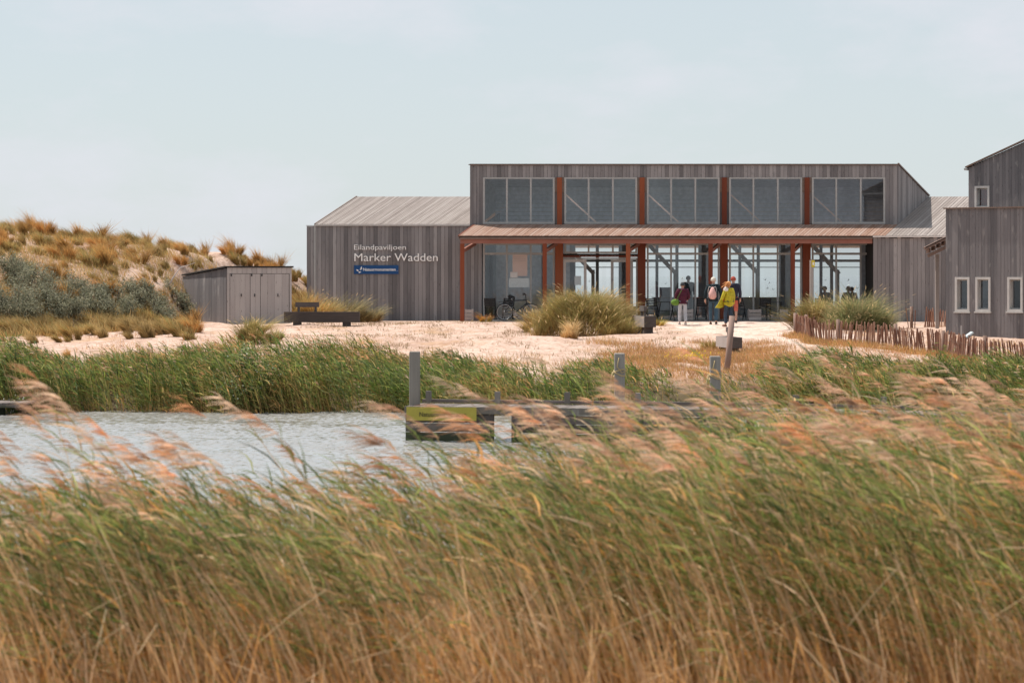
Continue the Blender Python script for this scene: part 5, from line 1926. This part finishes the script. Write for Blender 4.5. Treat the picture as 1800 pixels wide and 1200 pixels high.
def front_reeds():
    fo = Fol()
    n = 15500
    y = 21.5 + (1 - np.sqrt(1 - U(0, 1, n) * 0.995)) * 20.0
    half = y * 900 / F * 1.16 + 0.6
    x = U(-1, 1, n) * half
    keep = y < front_back_edge(x) + RNG.normal(0, .5, n)
    clump = vnoise(x, y, 1.1, 21)
    keep &= RNG.random(n) < 0.60 + 0.75 * clump + .3 * vnoise(x, y, 2.6, 22)
    x, y = x[keep], y[keep]
    n = len(x)
    h = np.interp(x / (y * 900 / F), [-1, -.3, .1, .5, 1], [1.60, 1.56, 1.72, 1.98, 1.92]) * (1 + RNG.normal(0, .08, n)) + 0.12 * vnoise(x, y, .5, 23)
    tall = RNG.random(n) < np.interp(x / (y * 900 / F), [-1, 0, .4, 1], [.05, .05, .028, .024])
    h = np.where(tall, h * U(1.12, 1.3, n), h)
    vtall = (RNG.random(n) < .016 * (1 + .9 * vnoise(x, y, .8, 29))) & (y < 29)
    h = np.where(vtall, U(2.15, 2.62, n), h)
    tall |= vtall
    gap = np.abs(900 + x * F / y - 770) < 85          # a thin spot in the belt
    h = np.where(gap & tall, np.minimum(h, 1.55), h)
    tall &= ~gap
    vtall &= ~gap
    pp = np.clip(.015 + .035 * sstep((y - front_back_edge(x) + 7) / 6) * (.7 + .9 * vnoise(x, y, .9, 27)), 0.03, .5)
    pp = np.where(vtall, 1.0, np.where(tall, .6, pp))
    z = front_z(x, y) - 0.02
    lean = 0.27 + 0.15 * vnoise(x, y, .35, 25) + RNG.normal(0, .10, n)
    reed_bed(fo, x, y, z, h, lean, 9, 0.38, 0.0175, 0.0095, FG_GREEN, TAN + RUST, pp, 0.29, 20, 1.0, 0.011, dry_leaf=0.20)
    o = fo.build('near_reeds', M['reed_fol'])
    tag(o, 'dense tan and green reeds bent by wind across the whole foreground', 'reeds', kind='stuff')
    # last year's broken dry stalks and litter in the front of the belt
    fo = Fol()
    n = 9000
    y = U(20.8, 27.0, n)
    x = U(-1, 1, n) * (y * 900 / F * 1.12 + .4)
    keep = y < front_back_edge(x)
    x, y = x[keep], y[keep]
    n = len(x)
    hh = U(.3, 1.0, n)
    ln_ = RNG.normal(0.14, .16, n)
    fo.ribbons(vec(x, y, front_z(x, y) - .02), vec(-ln_, RNG.normal(0, .10, n), np.ones(n)), vec(-ln_ * .6, RNG.normal(0, .05, n), np.zeros(n)), hh, U(.006, .013, n), yaw_side(n) * .7 + vec(np.full(n, .5), np.zeros(n), np.zeros(n)), palette(RUST + TAN, n, .25), palette(RUST + TAN, n, .25), 2, .6, 1.0)
    m = 6500                                       # dry stems standing among the green ones
    y2 = U(21.0, 31.0, m)
    x2 = U(-1, 1, m) * (y2 * 900 / F * 1.15 + .5)
    kk = y2 < front_back_edge(x2) - .3
    x2, y2 = x2[kk], y2[kk]
    m = len(x2)
    l2 = .30 + .14 * vnoise(x2, y2, .35, 25) + RNG.normal(0, .08, m)
    fo.ribbons(vec(x2, y2, front_z(x2, y2) - .02), vec(-.05 - l2 * .4, RNG.normal(0, .06, m), np.ones(m)), vec(-l2 * .5, RNG.normal(0, .05, m), -.1 * l2), U(.95, 1.62, m), U(.007, .012, m), yaw_side(m) * .7 + vec(np.full(m, .5), np.zeros(m), np.zeros(m)), palette(RUST + TAN, m, .2), palette(TAN, m, .2), 4, .5, 1.0)
    k = 240                                        # snapped stalks lying across
    y = U(20.8, 24.5, k)
    x = U(-1, 1, k) * (y * 900 / F * 1.1)
    a = np.sign(RNG.normal(0, 1, k)) * U(.5, 1.4, k)
    fo.ribbons(vec(x, y, front_z(x, y) + U(.1, .9, k)), vec(np.sin(a), RNG.normal(0, .2, k), np.cos(a)), vec(np.zeros(k), np.zeros(k), -.1 * np.ones(k)), U(.3, .8, k), U(.008, .014, k), yaw_side(k), palette([(.60, .46, .30), (.55, .40, .24)], k), palette([(.62, .48, .32)], k), 2, .7, 1.0)
    o = fo.build('dry_stalks', M['reed_fol'])
    tag(o, 'rust brown dry reed stalks along the bottom of the picture', 'dry reeds', kind='stuff')


front_reeds()


# reeds on the far bank
def bank_reeds():
    fo = Fol()
    n = 24000
    x = U(-16.5, 15.5, n)
    t = U(-0.5, 4.2, n)
    px = 900 + x * F / 71.5
    dens = np.interp(px, [0, 690, 760, 1100, 1150, 1200, 1330, 1360, 1800], [1, 1, .62, .55, .3, .12, .12, 1, 1])
    keep = (RNG.random(n) < dens * (0.62 + .75 * vnoise(x, t * 1.3, .8, 31)))
    x, t, px = x[keep], t[keep], px[keep]
    n = len(x)
    y = toe_y(x) + t
    z = np.maximum(ground_z(x, y), WATER - .25)
    topz = np.interp(px, [-50, 40, 90, 130, 230, 450, 560, 650, 740, 850, 960, 1060, 1140, 1300, 1380, 1460, 1600, 1800], [-1.72, -1.80, -2.15, -2.25, -1.95, -1.80, -1.78, -1.86, -2.12, -2.42, -2.30, -2.28, -2.5, -2.75, -2.25, -2.12, -2.18, -2.2])
    h = (topz - z) * U(.62, 1.06, n) + .30 * vnoise(x, y, .7, 33) + .18 * vnoise(x, y, 2.1, 34) - .08
    ok = h > .25
    x, y, z, h = x[ok], y[ok], z[ok], h[ok]
    n = len(x)
    lean = .16 + .08 * vnoise(x, y, .5, 35) + RNG.normal(0, .06, n)
    reed_bed(fo, x, y, z, h, lean, 7, .34, .026, .014, GREEN + GREY_GREEN + FG_GREEN, [(.46, .34, .14), (.38, .32, .11), (.52, .30, .12)], .08, .2, 5, .7, .02, stem_cols=GREEN + [(.46, .34, .16)], dry_leaf=np.clip(.20 + .55 * vnoise(x, y * 1.5, .55, 37) + .25 * vnoise(x, y, 1.8, 38), .03, .85), seg=3)
    o = fo.build('far_bank_reeds', M['reed_fol'])
    tag(o, 'belt of green reeds along the far bank behind the water', 'reeds', kind='stuff')


bank_reeds()


# marram clumps: arching blades on a mound
def marram(F_, cx, cy, rx, ry, n, h, spread, wind, cols_base, cols_tip, mound=0.0, w=0.012, ears=0.05, zf=None):
    K = max(3, n // 170)
    ka, kr = U(0, 2 * math.pi, K), np.sqrt(U(0, 1, K))
    kl = RNG.normal(0, .22, (K, 2))
    kh = U(.72, 1.15, K)
    kt = U(.75, 1.2, K)
    i_ = RNG.integers(0, K, n)
    ox, oy = kr[i_] * np.cos(ka[i_]) + RNG.normal(0, .13, n), kr[i_] * np.sin(ka[i_]) + RNG.normal(0, .13, n)
    r = np.minimum(np.hypot(ox, oy), 1.1)
    ca, sa = ox / np.maximum(r, .05), oy / np.maximum(r, .05)
    x, y = cx + rx * ox, cy + ry * oy
    z = (ground_z(x, y) if zf is None else zf(x, y)) + mound * np.clip(1 - r ** 2, 0, 1) - .03
    hh = h * kh[i_] * U(.5, 1.15, n) * (1 - .3 * r ** 2)
    d0 = vec(spread * .5 * r * ca + kl[i_, 0] + RNG.normal(0, .15, n), spread * .5 * r * sa + kl[i_, 1] + RNG.normal(0, .15, n), np.ones(n))
    bend = vec(spread * .6 * ca * r * U(.2, 1, n) - wind * U(.4, 1.3, n) + kl[i_, 0] * .8 + RNG.normal(0, .14, n), spread * .5 * sa * r * U(.2, 1, n) + RNG.normal(0, .15, n), -.42 * U(.3, 1.4, n) * (spread + abs(wind) * .6 + .15))
    tone = kt[i_][:, None]
    F_.ribbons(vec(x, y, z), d0, bend, hh, w * U(.6, 1.4, n), yaw_side(n), palette(cols_base, n, .2) * tone, palette(cols_tip, n, .2) * tone, 4, .08, .8)
    k = int(n * ears)
    if k:
        i = RNG.choice(n, k)
        top = vec(x, y, z)[i] + hh[i][:, None] * (d0[i] * .96 + bend[i] * .92)
        ax = unit(d0[i] + 2 * bend[i])
        F_.ribbons(top, ax, np.zeros((k, 3)), np.full(k, .16), np.full(k, .03), yaw_side(k), palette([(.62, .46, .26), (.58, .40, .2)], k), palette([(.62, .46, .26)], k), 2, .2, .6)


MB_BASE = [(.36, .21, .075), (.44, .25, .085), (.30, .20, .075)]
MB_TIP = [(.42, .36, .13), (.32, .33, .12), (.52, .38, .15), (.27, .29, .12)]
MG_TIP = [(.20, .25, .10), (.26, .29, .13), (.17, .22, .10), (.46, .38, .19)]
MO_TIP = [(.54, .31, .10), (.60, .37, .14), (.46, .26, .09)]


def clump(label, items, cat='grass clump', group='marram grass clumps'):
    fo = Fol()
    for it in items:
        marram(fo, **it)
    o = fo.build('marram_clump', M['grass_fol'])
    tag(o, label, cat, group)
    return o


def c_(px, py, Y=None, **k):
    q = gp(px, py) if Y is None else (wx(px, Y), Y)
    k.update(cx=q[0], cy=q[1] + k.get('ry', .5))
    return k


clump('largest rounded marram clump in the middle in front of the entrance', [
    c_(1018, 591, rx=1.5, ry=.95, n=13500, h=.92, spread=.55, wind=.10, cols_base=MB_BASE, cols_tip=MB_TIP, mound=.85),
    c_(1058, 588, rx=.92, ry=.8, n=6500, h=1.0, spread=.6, wind=-.40, cols_base=MB_BASE, cols_tip=MB_TIP + MG_TIP + MO_TIP, mound=.85, ears=.07),
    c_(1000, 594, rx=.35, ry=.4, n=900, h=.65, spread=.6, wind=.35, cols_base=MO_TIP, cols_tip=[(.62, .48, .28), (.56, .42, .22)], mound=.15),
    c_(938, 584, rx=.4, ry=.5, n=1300, h=.8, spread=.7, wind=.25, cols_base=MB_BASE, cols_tip=MB_TIP + MO_TIP, mound=.3)])
clump('tawny marram clump against the left wing wall behind the long bench', [
    c_(545, 560, 103.2, rx=.75, ry=.6, n=3400, h=1.35, spread=.6, wind=-.1, cols_base=MO_TIP, cols_tip=MB_TIP + MO_TIP, mound=.3),
    c_(603, 560, 104.0, rx=.75, ry=.5, n=3000, h=1.25, spread=.8, wind=-.25, cols_base=MB_BASE, cols_tip=[(.42, .38, .22), (.34, .33, .18), (.26, .28, .14)], mound=.2, ears=.05),
    c_(650, 558, 104.6, rx=.5, ry=.4, n=1000, h=.9, spread=.9, wind=-.2, cols_base=MB_BASE, cols_tip=[(.36, .36, .22), (.22, .26, .14)], mound=.1)])
clump('rounded green and tan marram clump in front of the shed doors', [
    c_(445, 605, rx=.55, ry=.5, n=2600, h=.85, spread=.7, wind=-.1, cols_base=MB_BASE, cols_tip=MB_TIP, mound=.25),
    c_(480, 598, rx=.25, ry=.3, n=700, h=.5, spread=.7, wind=-.1, cols_base=MB_BASE, cols_tip=MG_TIP)])
clump('bushy green marram clump behind the curving fence by the waymark post', [
    c_(1440, 577, rx=.85, ry=.6, n=3600, h=1.0, spread=.8, wind=.25, cols_base=MB_BASE, cols_tip=MG_TIP + MB_TIP, mound=.4),
    c_(1518, 580, rx=.95, ry=.6, n=5200, h=1.2, spread=.9, wind=-.35, cols_base=MG_TIP, cols_tip=MG_TIP + [(.50, .38, .20), (.44, .33, .18)], mound=.5, ears=.09),
    c_(1480, 580, rx=.5, ry=.5, n=1500, h=.7, spread=.8, wind=.1, cols_base=MB_BASE, cols_tip=MG_TIP, mound=.1)])
clump('small red-orange grass tuft beside the bicycle wheel', [c_(856, 566, rx=.28, ry=.3, n=420, h=.55, spread=.7, wind=-.1, cols_base=[(.30, .26, .06)], cols_tip=[(.50, .14, .04), (.46, .26, .06)], w=.014)])
clump('small green and orange grass tuft right of the middle mooring post', [c_(1250, 618, rx=.35, ry=.35, n=600, h=.4, spread=.8, wind=-.1, cols_base=MO_TIP, cols_tip=MO_TIP + GREEN)])
clump('small bright green tuft beside the bench right of the big clump', [c_(1152, 574, rx=.35, ry=.3, n=380, h=.5, spread=.8, wind=-.2, cols_base=MO_TIP, cols_tip=[(.30, .33, .06), (.42, .36, .08)])])

# tufts on the dune: a few shapes, many individuals
TUFTS = []
TUFT_T = [(.56, .34, .13), (.50, .29, .10), (.48, .36, .16)]
TUFT_LOOK = ['orange-tipped', 'olive and orange', 'rust orange', 'straw tan', 'rust-footed tan', 'olive tan', 'low russet']
for v in range(7):
    fo = Fol()
    flat = lambda a, b: 0 * a
    hgt = (0.85, .75, .9, .7, .95, .8, .65)[v]
    cb, ct = [(MB_BASE, MO_TIP), (MB_BASE, MB_TIP + MO_TIP), (RUST, MO_TIP), (MB_BASE, [(.54, .38, .17), (.44, .34, .14)]), (RUST, TUFT_T), (MB_BASE, MB_TIP + TUFT_T), (RUST, TUFT_T)][v]
    marram(fo, 0, 0, .27 + .06 * (v % 3), .25, 620, hgt * .92, .45, .38, cb, ct, 0.05, .013, 0.0, flat)
    TUFTS.append(fo.mesh('tuft_mesh', M['grass_fol']))


def tuft(x, y, s, label, group, v=None):
    v = rnd.randrange(7) if v is None else v
    o = bpy.data.objects.new('marram_tuft', TUFTS[v])
    label = TUFT_LOOK[v] + ' marram tuft ' + label
    group = TUFT_LOOK[v] + ' ' + group
    o.location = (x, y, gz(x, y) - .03)
    o.rotation_euler = (0, 0, rnd.uniform(-.5, .5))
    o.scale = (s * rnd.uniform(.85, 1.2), s, s * rnd.uniform(.85, 1.15))
    link(o)
    tag(o, label, 'grass tuft', group)


placed = []


def try_tuft(x, y, s, mind, label, group, v=None):
    if any((x - a) ** 2 + ((y - b) * .6) ** 2 < mind ** 2 for a, b in placed):
        return
    placed.append((x, y))
    tuft(x, y, s, label, group, v)


# upper slope and crest
for _ in range(4000):
    if len(placed) > 190:
        break
    x = rnd.uniform(-23.5, -7.6)
    tD = float(np.interp(x, [-24, -20, -16, -13, -11.5, -8, -6], [82, 84, 88, 95, 102.5, 109, 113]))
    sp = float(np.interp(x, [-24, -16, -11, -6], [23, 18, 10, 8]))
    y = tD + sp * (rnd.uniform(.30, 1.12) if len(placed) > 60 else rnd.uniform(.78, 1.12))
    if x > -9.2 and y < 110.5:
        continue
    if -12.9 < x < -7.6 and y < 104.6:
        continue
    pxl = 900 + x * F / y
    zone = (('on the dune crest', 'on the dune slope')[(y - tD) / sp < .75] + ' ' + ('at the left edge' if pxl < 110 else 'left of the shed' if pxl < 310 else 'above the shed roof' if pxl < 515 else 'between shed and pavilion'))
    try_tuft(x, y, rnd.uniform(.7, 1.25), .56, zone, 'tufts ' + zone)
n_up = len(placed)
# planted rows at the foot
for row in range(4):
    for i in range(18):
        px_ = 22 + i * 18.5 + rnd.uniform(-9, 9) + row * 6
        x, y = gp(px_, 600 - row * 11 + rnd.uniform(-7, 8) - px_ * .03)
        if px_ > 345 or rnd.random() < .22:
            continue
        zone = ('in the front', 'in the second', 'in the third', 'in the hindmost')[row] + ' planted row at the dune foot'
        try_tuft(x, y, rnd.uniform(.6, 1.3) + .05 * row, .3, zone, 'tufts ' + zone, rnd.choice((1, 3, 5, 3)))
for px, py, s in ((482 / 4 + 2, 630, .55), (335, 585, 1.05), (318, 583, 1.0), (300, 588, 1.0), (345, 572, 1.0)):
    q = gp(px, py)
    try_tuft(q[0], q[1], s, .1, 'at the dune foot beside the sand track to the shed' if px > 200 else 'alone on the sand below the planted rows', 'tufts by the track' if px > 200 else 'lone tuft')


# grey-green buckthorn
def shrub(label, name, cx, cy, rx, ry, h, nleaf, cols, cat='shrub', group=None, leaf=(.055, .016), flowers=0, zoff=0.0):
    root = thing(name, label, cat, (cx, cy, gz(cx, cy)), group)
    rr = random.Random(int(cx * 100))
    z0 = gz(cx, cy)
    tips = []
    br = MB()
    nb = 26
    for i in range(nb):
        a, r_ = rr.uniform(0, 6.28), math.sqrt(rr.random())
        tx, ty = cx + rx * r_ * math.cos(a), cy + ry * r_ * math.sin(a)
        tz = gz(tx, ty) + h * rr.uniform(.55, 1.08) * (1 - .45 * r_ * r_) + zoff
        b0 = Vector((cx + rx * .5 * r_ * math.cos(a), cy + ry * .5 * r_ * math.sin(a), gz(cx + rx * .5 * r_ * math.cos(a), cy + ry * .5 * r_ * math.sin(a)) - .05))
        mid = b0.lerp(Vector((tx, ty, tz)), .5) + Vector((rr.uniform(-.1, .1), rr.uniform(-.1, .1), .1))
        br.tube([b0, mid, (tx, ty, tz)], [.025, .016, .006], 5)
        tips.append((b0, mid, Vector((tx, ty, tz))))
    br.build('branches', M['bark'], root, True)['kind'] = 'stuff'
    fo = Fol()
    per = nleaf // nb
    for (b0, mid, tp) in tips:
        n = per
        t = U(.35, 1.05, n)[:, None]
        p = np.array(mid) * (1 - np.clip((t - .5) * 2, 0, 1)) + np.array(tp) * np.clip((t - .5) * 2, 0, 1.1)
        p = np.where(t < .5, np.array(b0) * (1 - t * 2) + np.array(mid) * t * 2, p)
        p = p + RNG.normal(0, 1, (n, 3)) * np.array([.13, .13, .11]) * min(1.0, h)
        u = unit(RNG.normal(0, 1, (n, 3)) + np.array([-.3, 0, .5])) * leaf[0] * U(.6, 1.3, n)[:, None]
        w = unit(np.cross(u, RNG.normal(0, 1, (n, 3)))) * leaf[1] * U(.7, 1.3, n)[:, None]
        fo.quads(p, u, w, palette(cols, n, .2))
    fo.build('foliage', M['leaf_fol'], root)
    if flowers:
        ff = Fol()
        i = RNG.integers(0, nb, flowers)
        p = np.array([np.array(tips[k][1].lerp(tips[k][2], rr.uniform(.3, 1.05))) for k in i]) + RNG.normal(0, .09, (flowers, 3))
        p[:, 1] -= .1
        u = unit(RNG.normal(0, 1, (flowers, 3))) * .022
        w = unit(np.cross(u, RNG.normal(0, 1, (flowers, 3)))) * .022
        ff.quads(p, u, w, palette([(.75, .74, .66)], flowers, .05))
        ff.build('blossom', M['leaf_fol'], root)['kind'] = 'stuff'
    return root


BUCK = [(.225, .225, .15), (.29, .28, .19), (.165, .175, .115), (.35, .335, .235)]
for (px, py, Y, rx, ry, h, n, lab) in (
        (45, 512, 94.0, 1.2, 1.2, 1.15, 7000, 'grey-green buckthorn shrub highest on the dune at the left edge'),
        (20, 560, 89.5, 1.3, 1.1, 1.1, 7000, 'grey-green buckthorn shrub lowest at the left edge'),
        (95, 556, 90.5, 1.3, 1.0, 1.15, 7500, 'wide grey-green buckthorn shrub right of the lowest one'),
        (155, 545, 92.5, 1.3, 1.0, 1.0, 6500, 'grey-green buckthorn shrub in the middle of the dune slope'),
        (205, 542, 94.0, 1.0, .9, .75, 4500, 'low grey-green buckthorn shrub left of the dark one near the shed'),
        (262, 546, 95.5, 1.1, .9, .95, 5500, 'dark grey-green buckthorn shrub nearest the shed'),
        (318, 545, 98.0, .6, .6, .7, 2200, 'small grey-green buckthorn shrub touching the shed wall')):
    q = gp(px, py)
    shrub(lab, 'buckthorn_shrub', q[0], q[1], rx, ry, h, n, BUCK, 'shrub', 'buckthorn shrubs on the dune')
shrub('bramble with small white blossom among the far bank reeds', 'bramble_bush', wx(432, 71.3), 71.3, .95, .45, 1.75, 5200, [(.19, .25, .09), (.25, .29, .12), (.15, .20, .07)], flowers=320, leaf=(.045, .025))
shrub('small white-flowering bush beside the dock at the left edge', 'flowering_bush', wx(35, 70.6), 70.6, .3, .2, .8, 700, GREEN, flowers=90, leaf=(.04, .02))
for (px, Y, rx, h_, lab) in ((22, 71.8, .8, 1.75, 'dense green bush among the reeds above the small dock'), (1425, 68.6, .75, 1.25, 'dense green bush on the right bank below the fence start'), (1655, 68.0, .8, 1.2, 'dense green bush on the right bank below the information panel')):
    shrub(lab, 'green_bush', wx(px, Y), Y, rx, .5, h_, 4200, GREEN + FG_GREEN, 'bush', 'green bushes on the banks', leaf=(.10, .012))
# bent dead branch beside the shed
db = MB()
base = Vector((wx(298, 98.5), 98.5, wz(500, 98.5)))
db.tube([base, base + Vector((.15, 0, .28)), base + Vector((.4, 0, .62)), base + Vector((.95, 0, .80))], [.03, .028, .02, .008], 6)
tag(db.build('dead_branch', M['crate_wood'], None, True), 'bent bleached dead branch sticking up left of the shed roof', 'branch')


# low growth on the sand
def ground_cover():
    fo = Fol()

    def patch(n, x0, x1, y0, y1, h, cols_b, cols_t, seed, thr, w=.012, lean=.2, nscale=.7, dune=False):
        x, y = U(x0, x1, n), U(y0, y1, n)
        k = vnoise(x, y, nscale, seed) + .5 * vnoise(x, y, nscale * 3, seed + 1) + RNG.normal(0, .15, n) > thr
        if dune:
            tdx = np.interp(x, [-24, -20, -16, -13, -11.5, -8, -6], [82, 84, 88, 95, 102.5, 109, 113])
            k &= (y - tdx) / 12 > .02 + .22 * vnoise(x, y, .5, 71) + .12 * vnoise(x, y, 1.7, 72)
        k &= ~((y > 104.5) & (x > -8.2))
        ex = np.minimum(np.minimum(x - x0, x1 - x) / 1.2, np.minimum(y - y0, y1 - y) / 2.0)
        k &= RNG.random(n) < np.clip(ex + .35 * vnoise(x, y, 1.1, seed + 9), 0, 1)
        k &= ground_z(x, y) > -2.95
        k &= path_d(x, y) > RNG.normal(-.05, .15, n)
        x, y = x[k], y[k]
        m = len(x)
        fo.ribbons(vec(x, y, ground_z(x, y) - .02), vec(RNG.normal(0, .35, m), RNG.normal(0, .35, m), np.ones(m)), vec(-lean * U(0, 1, m), RNG.normal(0, .2, m), -.2 * U(0, 1, m)), h * U(.4, 1.2, m), w * U(.6, 1.4, m), yaw_side(m), palette(cols_b, m, .2), palette(cols_t, m, .25), 2, .15, .9)
    DRY = [(.50, .28, .10), (.56, .36, .16), (.44, .22, .08), (.52, .30, .16)]
    # dry meadow between the landing and the path
    patch(46000, 2.2, 8.6, 71.0, 84, .20, DRY, DRY + [(.30, .26, .08), (.55, .30, .20)], 41, -.45)
    patch(9000, -2.5, 4.5, 72.5, 77.5, .24, DRY, DRY + GREEN, 42, -.1)
    # edge of the fence and path
    patch(14000, 8.0, 16.5, 72, 83.0, .20, DRY, DRY + [(.24, .24, .07)], 43, -.15)
    patch(6000, 9, 16, 82.5, 99, .15, DRY, DRY, 47, .25)
    # strip of dry grass along the foot of the long fence
    m = 9000
    fp = np.array([gp(1396, 590), gp(1425, 598), gp(1480, 606), gp(1560, 614), gp(1640, 622), gp(1690, 634), gp(1740, 641), gp(1830, 652)])
    tt = U(0, len(fp) - 1.001, m)
    ii = tt.astype(int)
    q = fp[ii] + (fp[ii + 1] - fp[ii]) * (tt - ii)[:, None]
    x, y = q[:, 0] + RNG.normal(0, .15, m) - .2, q[:, 1] - np.abs(RNG.normal(0, 1.0, m)) + .3
    fo.ribbons(vec(x, y, ground_z(x, y) - .02), vec(RNG.normal(0, .3, m), RNG.normal(0, .3, m), np.ones(m)), vec(-.2 * U(0, 1, m), RNG.normal(0, .2, m), -.2 * U(0, 1, m)), .24 * U(.3, 1.2, m), .014 * U(.6, 1.4, m), yaw_side(m), palette(DRY, m, .2), palette(DRY + [(.58, .36, .12), (.34, .32, .1), (.5, .22, .12)], m, .25), 2, .15, .9)
    # sparse stalks over the open sand
    patch(42000, -9, 6, 75, 105, .14, [(.30, .18, .10), (.22, .16, .07)], [(.36, .24, .12), (.20, .18, .08)], 44, .42, nscale=1.5)
    patch(9000, -16, -3, 74, 90, .16, DRY, DRY, 45, .38, nscale=1.1)
    # thin grass on the dune
    patch(95000, -23.5, -8.5, 84, 109, .33, TUFT_T, TUFT_T + MB_TIP, 46, -.25, w=.014, lean=.6, dune=True)
    patch(26000, -19.5, -10.3, 83.5, 98, .50, TUFT_T, [(.58, .42, .20), (.50, .38, .17), (.40, .36, .16)], 49, .05, w=.013, lean=.5, dune=True)
    # along the wall
    patch(2500, -8.2, -1.5, 104.6, 107.8, .16, DRY, DRY + GREEN, 48, .3)
    o = fo.build('low_dry_grass', M['grass_fol'])
    tag(o, 'low dry orange grass scattered over the sand', 'grass', kind='stuff')
    # grass foot of the wall
    ff = Fol()
    n = 500
    cx = np.concatenate([RNG.normal(10.2, .55, 300), RNG.normal(5.05, .3, 130), RNG.normal(11.6, .6, 200)])
    cy = np.concatenate([RNG.normal(72.0, .35, 300), RNG.normal(76.0, .3, 130), RNG.normal(70.4, .5, 200)])
    m = len(cx)
    p = vec(cx, cy, ground_z(cx, cy) + U(.1, .3, m))
    u = unit(RNG.normal(0, 1, (m, 3))) * .028
    w = unit(np.cross(u, RNG.normal(0, 1, (m, 3)))) * .028
    ff.quads(p, u, w, palette([(.72, .48, .03), (.66, .52, .05)], m, .08))
    o = ff.build('yellow_flowers', M['leaf_fol'])
    tag(o, 'patches of tiny yellow flowers beside the sand path', 'flowers', kind='stuff')


ground_cover()
